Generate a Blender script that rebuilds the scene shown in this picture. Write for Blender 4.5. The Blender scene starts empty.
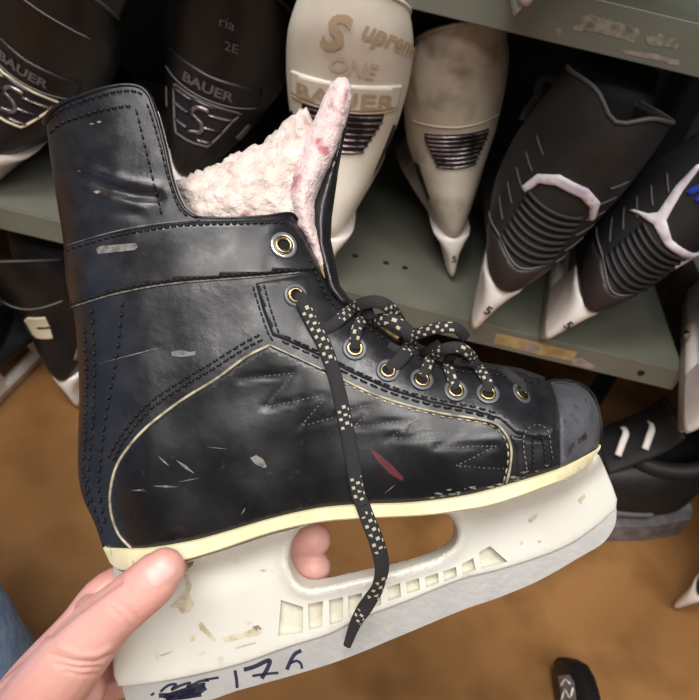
import bpy, bmesh, math, random
import numpy as np
from mathutils import Vector, Matrix, noise
from mathutils.geometry import delaunay_2d_cdt
random.seed(7)
scene = bpy.context.scene
COL = scene.collection

# ------------------------------------------------------------------ camera
F = 690.0; CX, CY = 349.5, 350.0
PITCH = math.radians(40); ROLL = math.radians(13.5)
CAM = Vector((0, -0.64, 0.752))
R0 = Vector((1, 0, 0)); FW = Vector((0, math.cos(PITCH), -math.sin(PITCH))); U0 = Vector((0, math.sin(PITCH), math.cos(PITCH)))
CR = R0*math.cos(ROLL) + U0*math.sin(ROLL)
CU = -R0*math.sin(ROLL) + U0*math.cos(ROLL)
cd = bpy.data.cameras.new('camera'); cam = bpy.data.objects.new('camera', cd); COL.objects.link(cam)
cd.sensor_fit = 'HORIZONTAL'; cd.sensor_width = 36; cd.lens = F*36/699; cd.clip_start = .01
B = -FW
cam.matrix_world = Matrix(((CR.x, CU.x, B.x, CAM.x), (CR.y, CU.y, B.y, CAM.y), (CR.z, CU.z, B.z, CAM.z), (0, 0, 0, 1)))
cd.dof.use_dof = True; cd.dof.focus_distance = .335; cd.dof.aperture_fstop = 20
scene.camera = cam

def ray(px, py): return FW + CR*((px-CX)/F) - CU*((py-CY)/F)
def at_z(px, py, z):
    d = ray(px, py); return CAM + d*((z-CAM.z)/d.z)
def at_y(px, py, y):
    d = ray(px, py); return CAM + d*((y-CAM.y)/d.y)

# ------------------------------------------------------------------ materials
def mat(name, col, rough=.5, metal=0., col2=None, nscale=30, ndetail=4, ramp=(.4, .65), bump=0., bscale=200, bdist=.001,
        coat=0., sss=0., spec=.5, col3=None, n3scale=8, ramp3=(.55, .7), rough2=None, sheen=0.):
    m = bpy.data.materials.new(name); m.use_nodes = True
    nt = m.node_tree; b = nt.nodes['Principled BSDF']; L = nt.links.new
    b.inputs['Base Color'].default_value = (*col, 1); b.inputs['Roughness'].default_value = rough
    b.inputs['Metallic'].default_value = metal; b.inputs['Coat Weight'].default_value = coat
    b.inputs['Specular IOR Level'].default_value = spec
    if sheen: b.inputs['Sheen Weight'].default_value = sheen
    if sss:
        b.inputs['Subsurface Weight'].default_value = sss; b.inputs['Subsurface Radius'].default_value = (1, .35, .2); b.inputs['Subsurface Scale'].default_value = .006
    tc = nt.nodes.new('ShaderNodeTexCoord')
    def nz(sc, det):
        n = nt.nodes.new('ShaderNodeTexNoise'); n.inputs['Scale'].default_value = sc; n.inputs['Detail'].default_value = det
        L(tc.outputs['Object'], n.inputs['Vector']); return n
    def rmp(n, r):
        mr = nt.nodes.new('ShaderNodeMapRange'); mr.inputs['From Min'].default_value = r[0]; mr.inputs['From Max'].default_value = r[1]
        L(n.outputs['Fac'], mr.inputs['Value']); return mr
    if col2 is not None:
        n = nz(nscale, ndetail); r = rmp(n, ramp)
        mx = nt.nodes.new('ShaderNodeMix'); mx.data_type = 'RGBA'; mx.inputs['A'].default_value = (*col, 1); mx.inputs['B'].default_value = (*col2, 1)
        L(r.outputs['Result'], mx.inputs['Factor']); out = mx.outputs['Result']
        if col3 is not None:
            n3 = nz(n3scale, 3); r3 = rmp(n3, ramp3)
            m3 = nt.nodes.new('ShaderNodeMix'); m3.data_type = 'RGBA'; m3.inputs['B'].default_value = (*col3, 1)
            L(out, m3.inputs['A']); L(r3.outputs['Result'], m3.inputs['Factor']); out = m3.outputs['Result']
        L(out, b.inputs['Base Color'])
        if rough2 is not None:
            mr = nt.nodes.new('ShaderNodeMapRange'); mr.inputs['To Min'].default_value = rough; mr.inputs['To Max'].default_value = rough2
            L(r.outputs['Result'], mr.inputs['Value']); L(mr.outputs['Result'], b.inputs['Roughness'])
    if bump:
        n = nz(bscale, 5); bp = nt.nodes.new('ShaderNodeBump'); bp.inputs['Strength'].default_value = bump; bp.inputs['Distance'].default_value = bdist
        L(n.outputs['Fac'], bp.inputs['Height']); L(bp.outputs['Normal'], b.inputs['Normal'])
    return m
def s(r, g, b):
    f = lambda c: ((c/255+.055)/1.055)**2.4 if c > 10 else c/255/12.92
    return (f(r), f(g), f(b))

M = {}
M['leather'] = mat('black_leather', s(26, 25, 28), .30, col2=s(35, 34, 37), nscale=90, bump=.5, bscale=160, bdist=.0005, rough2=.42)
M['leather_soft'] = mat('black_leather_smooth', s(18, 18, 20), .27, col2=s(26, 25, 27), nscale=40, bump=.45, bscale=60, bdist=.0006, rough2=.38, col3=s(38, 38, 41), n3scale=300, ramp3=(.66, .74))
M['leather_strap'] = mat('black_leather_strap', s(28, 27, 30), .25, col2=s(40, 39, 42), nscale=70, bump=.3, bscale=90, bdist=.0006, rough2=.42)
M['toe'] = mat('scuffed_toe_plastic', s(66, 66, 71), .6, col2=s(92, 92, 98), nscale=60, ramp=(.35, .7), bump=.6, bscale=120, bdist=.0012, col3=s(40, 40, 44), n3scale=130, ramp3=(.58, .68))
M['thread'] = mat('black_thread', s(18, 18, 21), .6)
M['thread_grey'] = mat('grey_thread', s(112, 112, 114), .7, col2=s(60, 60, 64), nscale=120)
M['piping'] = mat('cream_piping', s(188, 178, 150), .5, col2=s(120, 112, 96), nscale=150)
M['rawedge'] = mat('raw_tan_edge', s(150, 118, 72), .8, col2=s(196, 170, 118), nscale=300, bump=.5, bscale=600)
M['fleece'] = mat('cream_fleece', s(222, 208, 200), .95, col2=s(204, 184, 174), nscale=160, bump=1, bscale=450, bdist=.0015, col3=s(172, 124, 122), n3scale=55, ramp3=(.62, .72), sheen=.3)
M['tongue_fleece'] = mat('pink_fleece', s(226, 204, 200), .95, col2=s(214, 184, 184), nscale=120, bump=1, bscale=450, bdist=.0015, col3=s(176, 108, 114), n3scale=75, ramp3=(.6, .7), sheen=.3)
M['brass'] = mat('brass', s(196, 174, 128), .3, 1., col2=s(120, 98, 64), nscale=300)
M['washer'] = mat('grey_washer', s(92, 94, 100), .4, .3)
M['chrome_washer'] = mat('silver_washer', s(190, 190, 192), .25, .8)
M['hole'] = mat('hole_black', s(7, 7, 8), .9)
M['sole'] = mat('yellowed_sole', s(228, 219, 180), .5, col2=s(218, 206, 162), nscale=40, col3=s(176, 160, 120), n3scale=160, ramp3=(.66, .74), bump=.3, bscale=250)
M['holder'] = mat('ivory_plastic', s(209, 207, 197), .38, col2=s(218, 216, 207), nscale=20, col3=s(196, 190, 172), n3scale=120, ramp3=(.68, .78))
M['recess_shade'] = mat('painted_recess_shade', s(205, 201, 184), .6, col2=s(190, 184, 162), nscale=120)  # darker beige paints the recess shade into the holder's window floors
M['dirt'] = mat('grey_dirt', s(204, 196, 172), .7, col2=s(170, 158, 130), nscale=200)
M['dirt_dark'] = mat('dark_dirt', s(132, 120, 98), .8)
M['steel'] = mat('scratched_steel', s(216, 213, 209), .36, .6, col2=s(196, 194, 192), nscale=60, rough2=.42, bump=.15, bscale=300)
M['marker'] = mat('navy_marker', s(34, 33, 56), .5)
M['red'] = mat('red_scuff', s(88, 28, 30), .6, col2=s(70, 30, 34), nscale=200)
M['scratch'] = mat('pale_scratch', s(122, 119, 114), .7, col2=s(80, 78, 76), nscale=300)
M['lace'] = mat('black_lace', s(34, 33, 34), .85, bump=.8, bscale=900, bdist=.0006)
M['fleck'] = mat('cream_lace_fleck', s(176, 168, 150), .85)
M['skin'] = mat('skin', s(222, 168, 156), .45, col2=s(214, 142, 134), nscale=28, ramp=(.35, .75), bump=.25, bscale=420, bdist=.0006, sss=.25, col3=s(228, 186, 174), n3scale=14, ramp3=(.5, .7))
M['nail'] = mat('nail', s(222, 172, 164), .42, sss=.15)
M['denim'] = mat('blue_denim', s(128, 162, 208), .9, col2=s(160, 188, 224), nscale=90, bump=.6, bscale=700)
M['floor'] = mat('brown_sealed_floor', s(134, 94, 54), .36, col2=s(158, 114, 70), nscale=4, ndetail=6, ramp=(.35, .65), col3=s(112, 76, 40), n3scale=9, ramp3=(.5, .75), bump=.05, bscale=60)
M['wall'] = mat('dark_wall', s(46, 45, 46), .8, col2=s(38, 37, 38), nscale=6)
M['shelf'] = mat('grey_green_enamel', s(120, 121, 109), .42, .2, col2=s(110, 111, 99), nscale=12, bump=.08, bscale=300)
M['chip'] = mat('bare_metal_chip', s(168, 164, 150), .5, .5, col2=s(120, 116, 104), nscale=120)
M['tape'] = mat('old_masking_tape', s(176, 152, 100), .7, col2=s(150, 120, 84), nscale=50)
M['tape_residue'] = mat('pale_tape_residue', s(158, 140, 132), .8, col2=s(120, 112, 104), nscale=80)
M['b_black'] = mat('rental_black', s(20, 19, 20), .38, col2=s(30, 28, 29), nscale=30, bump=.3, bscale=150)
M['b_matte'] = mat('rental_black_matte', s(27, 26, 27), .6, col2=s(36, 34, 34), nscale=40, bump=.3, bscale=200)
M['b_white'] = mat('rental_cream', s(243, 236, 222), .42, col2=s(232, 222, 206), nscale=18, col3=s(222, 204, 192), n3scale=14, ramp3=(.5, .75))
M['b_dirty'] = mat('rental_dirty_cream', s(182, 172, 156), .5, col2=s(200, 191, 176), nscale=14, col3=s(118, 104, 92), n3scale=20, ramp3=(.52, .75))
M['b_holder'] = mat('rental_white_holder', s(232, 224, 216), .4, col2=s(222, 206, 202), nscale=25)
M['b_trim_dark'] = mat('dark_grey_trim', s(62, 60, 60), .6)
M['b_trim'] = mat('grey_trim', s(104, 102, 102), .6)
M['b_trim_white'] = mat('white_trim', s(222, 214, 220), .5, col2=s(186, 172, 184), nscale=50)
M['b_chrome'] = mat('smoked_chrome', s(178, 164, 164), .25, .8, col2=s(66, 58, 62), nscale=45, ramp=(.42, .58))
M['b_chrome_dark'] = mat('dark_smoked_insert', s(44, 40, 44), .25, .4)
M['b_letter'] = mat('tan_letter', s(192, 170, 142), .55)
M['b_letter_worn'] = mat('worn_letter', s(212, 196, 176), .55)
M['b_letter_grey'] = mat('grey_letter', s(88, 82, 81), .6)
M['b_beige'] = mat('beige_emblem', s(206, 192, 164), .55)
M['blue'] = mat('blue_letter', s(36, 62, 170), .5)
M['brownblack'] = mat('heel_cap', s(46, 38, 36), .5)
M['grey_patch'] = mat('grey_patch', s(104, 98, 102), .5, col2=s(136, 130, 132), nscale=60)

# ------------------------------------------------------------------ object helpers
def tag(o, label=None, cat=None, group=None, kind=None):
    if label: o['label'] = label
    if cat: o['category'] = cat
    if group: o['group'] = group
    if kind: o['kind'] = kind
    return o
def link(name, V, Fc, m, parent=None, smooth=True, mi=None):
    me = bpy.data.meshes.new(name); me.from_pydata([tuple(v) for v in V], [], [tuple(f) for f in Fc])
    for mm in (m if isinstance(m, (list, tuple)) else [m]): me.materials.append(mm)
    if mi is not None: me.polygons.foreach_set('material_index', list(mi))
    if smooth: me.polygons.foreach_set('use_smooth', [True]*len(me.polygons))
    me.update()
    o = bpy.data.objects.new(name, me); COL.objects.link(o)
    if parent is not None: o.parent = parent
    return o
def empty(name, loc=(0, 0, 0), mw=None):
    o = bpy.data.objects.new(name, None); COL.objects.link(o); o.empty_display_size = .02
    if mw is not None: o.matrix_world = mw
    else: o.location = loc
    return o
class G:
    """collects geometry for one mesh"""
    def __init__(self): self.V = []; self.F = []; self.mi = []
    def add(self, V, Fc, mi=0):
        b = len(self.V); self.V += [Vector(v) for v in V]
        for i, f in enumerate(Fc):
            self.F.append([b+k for k in f]); self.mi.append(mi[i] if isinstance(mi, list) else mi)
    def box(self, c, h, mi=0):
        V = [Vector((c[0]+sx*h[0], c[1]+sy*h[1], c[2]+sz*h[2])) for sz in (-1, 1) for sy in (-1, 1) for sx in (-1, 1)]
        self.add(V, [(0, 2, 3, 1), (4, 5, 7, 6), (0, 1, 5, 4), (2, 6, 7, 3), (0, 4, 6, 2), (1, 3, 7, 5)], mi)
    def build(self, name, m, parent=None, smooth=True): return link(name, self.V, self.F, m, parent, smooth, self.mi)
def sharpen(o, deg=38):
    bm = bmesh.new(); bm.from_mesh(o.data); c = math.radians(deg)
    for e in bm.edges: e.smooth = not (len(e.link_faces) == 2 and e.calc_face_angle(0) > c)
    bm.to_mesh(o.data); bm.free(); return o
def bevel(o, w, n=2):
    b = o.modifiers.new('bevel', 'BEVEL'); b.width = w; b.segments = n; b.limit_method = 'ANGLE'
    for p in o.data.polygons: p.use_smooth = False
    return o

def catmull(P, n=6):
    P = [Vector(p) for p in P]; out = []
    for i in range(len(P)-1):
        p0 = P[max(i-1, 0)]; p1 = P[i]; p2 = P[i+1]; p3 = P[min(i+2, len(P)-1)]
        for k in range(n):
            t = k/n
            out.append(.5*((2*p1)+(p2-p0)*t+(2*p0-5*p1+4*p2-p3)*t*t+(3*p1-p0-3*p2+p3)*t**3))
    out.append(P[-1]); return out
def sweep(P, ra, rb=None, up=Vector((0, 0, 1)), n=8, caps=True, twist=None):
    """tube along P; ra = half width across, rb = half thickness along 'up'"""
    N = len(P); V = []; Fc = []
    for i in range(N):
        t = (P[min(i+1, N-1)]-P[max(i-1, 0)])
        t = t.normalized() if t.length > 1e-9 else Vector((1, 0, 0))
        side = t.cross(up)
        side = side.normalized() if side.length > 1e-6 else t.orthogonal().normalized()
        u2 = side.cross(t)
        a = ra[i] if hasattr(ra, '__len__') else ra
        bb = a if rb is None else (rb[i] if hasattr(rb, '__len__') else rb)
        if twist:
            c, sn = math.cos(twist[i]), math.sin(twist[i]); side, u2 = side*c+u2*sn, u2*c-side*sn
        for k in range(n):
            an = 2*math.pi*k/n
            V.append(P[i]+side*(a*math.cos(an))+u2*(bb*math.sin(an)))
    for i in range(N-1):
        for k in range(n):
            Fc.append((i*n+k, i*n+(k+1) % n, (i+1)*n+(k+1) % n, (i+1)*n+k))
    if caps: Fc.append(tuple(range(n-1, -1, -1))); Fc.append(tuple((N-1)*n+k for k in range(n)))
    return V, Fc

# ------------------------------------------------------------------ 2D helpers (numpy)
def segd(P, line):
    P = np.asarray(P, float); A = np.asarray(line, float); d = np.full(len(P), 1e9)
    for a, b in zip(A[:-1], A[1:]):
        ab = b-a; l = max((ab**2).sum(), 1e-12)
        t = np.clip(((P-a)@ab)/l, 0, 1); q = a+t[:, None]*ab
        d = np.minimum(d, np.sqrt(((P-q)**2).sum(1)))
    return d
def inside(P, poly):
    P = np.asarray(P, float); A = np.asarray(poly, float); r = np.zeros(len(P), bool); j = len(A)-1
    for i in range(len(A)):
        xi, yi = A[i]; xj, yj = A[j]
        c = ((yi > P[:, 1]) != (yj > P[:, 1]))
        with np.errstate(divide='ignore', invalid='ignore'):
            xx = (xj-xi)*(P[:, 1]-yi)/(yj-yi+1e-15)+xi
        r ^= c & (P[:, 0] < xx); j = i
    return r
def resample(line, step, closed=False):
    A = [np.array(p, float) for p in line]
    if closed: A = A+[A[0]]
    out = []
    for a, b in zip(A[:-1], A[1:]):
        n = max(1, int(round(np.linalg.norm(b-a)/step)))
        for k in range(n): out.append(a+(b-a)*k/n)
    if not closed: out.append(A[-1])
    return out
def smooth2(line, n=5): return [(p.x, p.y) for p in catmull([(x, y, 0) for x, y in line], n)]
def tri(poly, pts=(), edges_extra=()):
    """triangulate inside of poly with extra points; returns verts Nx2, tris (CCW in y-up space i.e. facing the viewer)"""
    n = len(poly); vs = [Vector((p[0], -p[1])) for p in poly]+[Vector((p[0], -p[1])) for p in pts]
    ed = []
    for loop in edges_extra:
        b = len(vs); vs += [Vector((p[0], -p[1])) for p in loop]
        ed += [(b+i, b+(i+1) % len(loop)) for i in range(len(loop))]
    v, e, f, *_ = delaunay_2d_cdt(vs, ed, [list(range(n))], 1, 1e-3)
    V = np.array([(q.x, -q.y) for q in v]); T = []
    for q in f:
        a, b, c = (v[i] for i in q[:3])
        if (b-a).cross(c-a) < 0: q = list(reversed(q))
        T.append(tuple(q))
    return V, T
def gridpts(poly, step, margin):
    A = np.asarray(poly, float); lo = A.min(0); hi = A.max(0); out = []
    j = 0; y = lo[1]
    while y < hi[1]:
        x = lo[0]+(step/2 if j % 2 else 0)
        while x < hi[0]: out.append((x, y)); x += step
        y += step*.866; j += 1
    if not out: return np.zeros((0, 2))
    P = np.array(out); k = inside(P, poly); P = P[k]
    if len(P): P = P[segd(P, list(poly)+[poly[0]]) > margin]
    return P
def insetring(poly, d):
    A = [np.array(p, float) for p in poly]; n = len(A); out = []
    area = sum(A[i][0]*A[(i+1) % n][1]-A[(i+1) % n][0]*A[i][1] for i in range(n)); sg = 1 if area > 0 else -1
    for i in range(n):
        t = A[(i+1) % n]-A[i-1]; l = np.linalg.norm(t)
        if l < 1e-9: continue
        nn = np.array([-t[1], t[0]])/l*sg; out.append(A[i]+nn*d)
    if not out: return np.zeros((0, 2))
    P = np.array(out); P = P[inside(P, poly)]
    if len(P): P = P[segd(P, list(map(tuple, A))+[tuple(A[0])]) > d*.8]
    return P

# ================================================================== HELD SKATE
D0 = .36; S0 = D0/F
OX, OY = 360.0, 560.0                                  # base point of the skate (on the blade holder)
def LP(px, py, z):                                     # pixel + height towards the camera -> point in the skate's own frame
    k = (D0-z)/F
    return Vector(((px-CX)*k-(OX-CX)*S0, -(py-CY)*k+(OY-CY)*S0, z))
org = CAM + ray(OX, OY)*D0
HM = Matrix(((CR.x, CU.x, B.x, org.x), (CR.y, CU.y, B.y, org.y), (CR.z, CU.z, B.z, org.z), (0, 0, 0, 1)))
skate = empty('hockey_skate', mw=HM)
tag(skate, 'worn black leather hockey skate with an ivory blade holder, gripped by the bare hand', 'skate')

REAR = [(103, 548), (94, 522), (83, 498), (78, 472), (78, 437), (79, 385), (74, 315), (66, 283), (63, 240), (57, 203), (51, 163), (46, 124)]
TOP = [(46, 124), (49, 116), (58, 107), (75, 99), (95, 92), (115, 87), (132, 86), (144, 90), (151, 99)]
TEND = [(151, 99), (158, 120), (165, 147), (171, 175), (178, 197), (186, 211), (197, 218)]
COLLAR = [(197, 218), (230, 219), (265, 217), (290, 214), (298, 221)]
FACING = [(298, 221), (310, 245), (320, 268), (333, 295), (346, 306), (371, 323), (395, 338), (415, 350), (440, 361), (468, 366), (493, 368), (520, 372), (545, 381)]
TOE = [(545, 381), (560, 379), (576, 381), (589, 388), (597, 399), (601, 414), (603, 430), (601, 445)]
SOLE_TOP = [(601, 445), (592, 452), (557, 470), (494, 489), (460, 497), (412, 503), (357, 505), (316, 509), (271, 519), (220, 534), (189, 542), (143, 549), (103, 548)]
SOLE_BOT = [(600, 449), (589, 464), (563, 480), (500, 503), (460, 511), (420, 516), (357, 519), (316, 523), (271, 533), (220, 550), (186, 560), (150, 568), (121, 570), (110, 563)]
REARs = smooth2(REAR, 4); TOEs = smooth2(TOE, 5); FACs = smooth2(FACING, 4)
def rnd(x): x = np.clip(x, 0, 1); return np.sqrt(np.clip(1-(1-x)**2, 0, 1))
WR = [([(60, 160), (76, 172), (103, 186), (135, 195), (158, 197)], -.0022, 4.0), ([(66, 163), (90, 168), (125, 181), (158, 187)], .0012, 5.),
      ([(70, 186), (100, 198), (140, 206)], .0010, 5.), ([(60, 150), (80, 157), (110, 170)], -.0010, 4.), ([(72, 200), (105, 212), (140, 214)], -.0009, 4.),
      ([(80, 392), (130, 375)], -.0005, 2.5), ([(96, 365), (165, 346)], -.0005, 1.5)]
for zz in (((240, 379), (294, 373), (264, 408), (329, 394), (301, 426), (335, 417), (376, 404), (354, 427), (417, 420), (386, 440), (463, 431), (434, 448), (496, 446), (456, 466), (508, 469)),):
    WR.append((list(zz), -.0005, 2.2))
def Tf(P):
    P = np.asarray(P, float); x, y = P[:, 0], P[:, 1]
    Wf = np.interp(x, [80, 150, 300, 430, 520, 603], [.031, .034, .035, .043, .044, .038])
    Ws = np.interp(y, [90, 220, 300], [.038, .035, .034])
    k = np.clip((y-280)/60, 0, 1); W = Wf*k+Ws*(1-k)
    dS = segd(P, SOLE_TOP); W = W*(1-.10*(1-np.clip(dS/60, 0, 1))**2)
    t = W*rnd(segd(P, REARs)/72)*(.0+rnd(segd(P, TOEs)/58))*(.40+.60*rnd(segd(P, FACs)/95))
    for ln, a, sg in WR: t = t+a*np.exp(-(segd(P, ln)/sg)**2)*np.clip(t/.02, 0, 1)
    # gentle dents of old leather
    t = t+.0006*np.sin(x*.045+y*.03)*np.sin(y*.05-x*.02)*np.clip(t/.02, 0, 1)
    return np.maximum(t, 0)
def T1(px, py): return float(Tf([(px, py)])[0])
def on(px, py, off=0.): return LP(px, py, T1(px, py)+off)

def meshify(V2, tris, z, name, m, mirror=False, weld=False, extra=None):
    V = [LP(p[0], p[1], float(q)) for p, q in zip(V2, z)]; Fc = [tuple(t) for t in tris]
    if mirror:
        n = len(V); idx = []
        for i in range(n):
            if weld and abs(V[i].z) < 1e-5: idx.append(i)
            else:
                q = Vector((V[i].x, V[i].y, -V[i].z)); b = min(1, max(0, (330-V2[i][1])/80)); q = q.lerp(LP(V2[i][0], V2[i][1], -float(z[i])), b)
                idx.append(len(V)); V.append(q)
        Fc += [tuple(idx[k] for k in reversed(t)) for t in tris]
    return link(name, V, Fc, m, skate)

def panel(name, poly, off, m, step=6, inset=1.6, mirror=False, parent=None):
    poly = resample(poly, 4, True)
    pts = np.vstack([insetring(poly, inset), gridpts(poly, step, inset+1.5)])
    V, T = tri(poly, pts)
    d = segd(V, list(poly)+[poly[0]])
    z = Tf(V)+off*np.clip(d/inset, 0, 1)-.0002*(d < .3)
    o = meshify(V, T, z, name, m, mirror)
    if parent is not None: o.parent = parent
    return o
def decal(name, poly, m, off=.0004, zf=None, parent=None):
    poly = resample(poly, 3, True); V, T = tri(poly, gridpts(poly, 4, 1.5))
    z = (Tf(V) if zf is None else zf(V))+off
    o = meshify(V, T, z, name, m)
    if parent is not None: o.parent = parent
    return o

# ---- upper shell
outline = REARs[:-1]+smooth2(TOP, 3)[:-1]+smooth2(TEND, 3)[:-1]+COLLAR[:-1]+FACs[:-1]+TOEs[:-1]+SOLE_TOP[:-1]
outline = resample(outline, 4, True)
pts = np.vstack([insetring(outline, d) for d in (.5, 1.6, 3.4)]+[gridpts(outline, 4.2, 5.2)])
V, T = tri(outline, pts); z = Tf(V); z[z < 2e-4] = 0
upper = meshify(V, T, z, 'leather_upper', M['leather'], True, True)
so = upper.modifiers.new('thick', 'SOLIDIFY'); so.thickness = .0028; so.offset = -1

# ---- panels
QP = [(131, 548), (119, 535), (112, 517), (110, 495), (115, 470), (127, 449), (148, 426), (182, 400), (216, 379), (246, 357), (270, 345),
      (283, 351), (323, 369), (340, 377), (369, 391), (400, 402), (440, 412), (488, 420), (504, 430), (512, 447), (511, 468), (507, 484),
      (494, 488), (460, 496), (412, 502), (357, 504), (316, 508), (271, 518), (220, 533), (189, 541), (143, 548)]
qp = panel('quarter_panel', QP, .0009, M['leather_soft'], 4.5, mirror=True); qp['label'] = 'smooth dark side panel with zigzag stitching'
STRAP = [(65, 247), (113, 233), (158, 225), (200, 221), (250, 220), (288, 219), (298, 224), (308, 243), (318, 262), (319, 270), (302, 272), (261, 276), (220, 279), (165, 284), (113, 294), (71, 307), (67, 285)]
strap = panel('ankle_strap', STRAP, .0016, M['leather_strap'], 5, 2.2, mirror=True)
EYE = [(255, 283), (300, 275), (318, 274), (333, 297), (346, 308), (371, 325), (395, 340), (415, 352), (440, 363), (468, 368), (493, 370), (520, 374), (543, 383),
       (552, 395), (557, 420), (556, 440), (535, 440), (515, 434), (500, 420), (470, 411), (430, 403), (390, 391), (350, 373), (320, 357), (285, 341), (272, 336), (262, 310)]
eyestay = panel('eyelet_facing', EYE, .0009, M['leather'], 4.5, 2.0, mirror=True)
VAMP = [(517, 480), (516, 452), (508, 432), (515, 436), (556, 442), (560, 467), (535, 476)]
panel('vamp_overlay', VAMP, .0007, M['leather'], 5, 1.6)
TOEP = [(550, 382), (556, 400), (559, 425), (560, 468), (575, 461), (592, 451), (599, 445), (600.5, 430), (599, 414), (595, 401), (588, 390.5), (576, 383.5), (562, 381)]
toe = panel('toe_cap', TOEP, .0016, M['toe'], 4, 2, mirror=True); toe['label'] = 'scuffed grey toe cap'
# ---- stitching
def stitch(line, m='thread', dash=4.2, gap=2.6, r=.00042, off=.0012, name='stitching', parent=None, jit=.35):
    g = G(); pts = resample(line, .5); tot = len(pts)*.5; i = 0.
    zz = Tf(pts)
    while i+dash < tot:
        a = int(i*2); b = min(int((i+dash)*2), len(pts)-1); seq = []
        for k in np.linspace(a, b, 4):
            k = int(k); p = pts[k]; lift = off if k not in (a, b) else off-.0007
            seq.append(LP(p[0]+random.uniform(-jit, jit)*.4, p[1]+random.uniform(-jit, jit), zz[k]+lift))
        V, Fc = sweep(seq, r, n=6); g.add(V, Fc); i += dash+gap
    return g.build(name, M[m], parent or skate)
def offset(line, d):
    A = [np.array(p, float) for p in line]; out = []
    for i in range(len(A)):
        t = A[min(i+1, len(A)-1)]-A[max(i-1, 0)]; t = t/np.linalg.norm(t); out.append(tuple(A[i]+np.array([-t[1], t[0]])*d))
    return out
T_ROW1 = smooth2([(49, 120), (58, 111.5), (75, 103.5), (95, 96.5), (115, 91.5), (132, 90.5), (142, 94)])
T_ROW2 = smooth2([(50, 133), (60, 124), (86, 114), (110, 108), (134, 105)])
stitch(T_ROW1); stitch(T_ROW2)
stitch(smooth2([(136, 110), (142, 135), (149, 165), (161, 213)]), 'thread', 4.5, 4)
stitch(smooth2([(147, 104), (154, 125), (161, 150), (168, 178), (178, 206), (190, 218)]))
stitch(offset(smooth2([(65, 247), (113, 233), (158, 225), (200, 221), (250, 220), (288, 219)]), 3.2), off=.0023)
stitch(offset(smooth2([(71, 307), (113, 294), (165, 284), (220, 279), (261, 276), (302, 272), (316, 271)]), -3), off=.0023)
stitch(smooth2([(91, 309), (94, 357), (93, 412), (89, 457), (88, 490), (104, 540)]), 'thread', 5, 5.5)
stitch(smooth2([(84, 330), (86, 380), (85, 430), (83, 470), (88, 505)]), 'thread', 4, 5)
stitch(smooth2([(122, 302), (117, 350), (106, 412), (100, 457), (98, 490), (106, 530)]), 'thread', 5, 5.5)
PIPE = smooth2(QP[:11], 4)
PIPE2 = smooth2([(113, 460), (124, 440), (148, 411), (180, 388), (214, 368), (244, 349), (268, 337)])
stitch(PIPE2, dash=5, gap=3, r=.00048); stitch(offset(PIPE2, -5.5), dash=5, gap=3, r=.00048)
stitch(smooth2([(253, 287), (260, 310), (268, 333), (274, 342)]), dash=4); stitch(smooth2([(264, 285), (271, 310), (280, 337)]), dash=4, off=.002)
EYB = smooth2([(285, 336), (320, 352), (350, 368), (390, 386), (430, 398), (470, 406), (500, 414)])
stitch(EYB, off=.0018, dash=6, gap=4, r=.00045); stitch(offset(EYB, 6), off=.0012, dash=7, gap=4, r=.00045)
stitch(offset(FACs[6:-2], 6), off=.002)
stitch(smooth2([(322, 372), (369, 395), (400, 406), (440, 416), (487, 424), (501, 433), (508, 448), (507, 468), (503, 483)], 4), 'piping', 5, 3.5, r=.0004, off=.0014)
Z1 = [(240, 379), (294, 373), (264, 408), (329, 394), (301, 426), (337, 417)]
Z2 = [(350, 409), (376, 404), (354, 427), (417, 420), (386, 440), (463, 431), (434, 448), (496, 446), (456, 466), (508, 469)]
for zl in (Z1, Z2): stitch(zl, 'thread_grey', 3.2, 1.6, r=.0003, off=.0010, name='zigzag_stitching')
TAB = smooth2([(527, 470), (524, 450), (524, 436), (530, 427), (540, 425), (548, 431), (551, 447), (553, 462)])
stitch(TAB, 'thread_grey', 3.2, 2.2, r=.00035, off=.0016); stitch(smooth2([(534, 468), (533, 448), (535, 437), (541, 435), (544, 446), (546, 464)]), 'thread', 3, 2, off=.0016)

def surfline(name, line, m, r, off=.0006, rb=None):
    P = [LP(p[0], p[1], float(q)+off) for p, q in zip(line, Tf(line))]
    V, Fc = sweep(P, r, rb or r, n=6); return link(name, V, Fc, M[m], skate)
surfline('piping', PIPE, 'piping', .00075, .0007); 
surfline('piping', smooth2([(270, 345), (283, 351), (322, 369)], 5), 'piping', .0004, .0009)
surfline('panel_edge', smooth2([(340, 378), (369, 392), (400, 403), (440, 413), (488, 421), (503, 430.5), (511, 447), (510, 468), (506, 484)], 4), 'piping', .0006, .0009)
surfline('strap_edge', smooth2([(65, 246), (113, 232), (158, 223.8), (200, 219.8)], 4), 'thread_grey', .0004, .0004)
surfline('strap_edge', smooth2([(71, 307.5), (113, 294.5), (165, 284.5), (220, 279.5), (262, 276.4), (300, 272.6)], 4), 'scratch', .0005, .0005)
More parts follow.
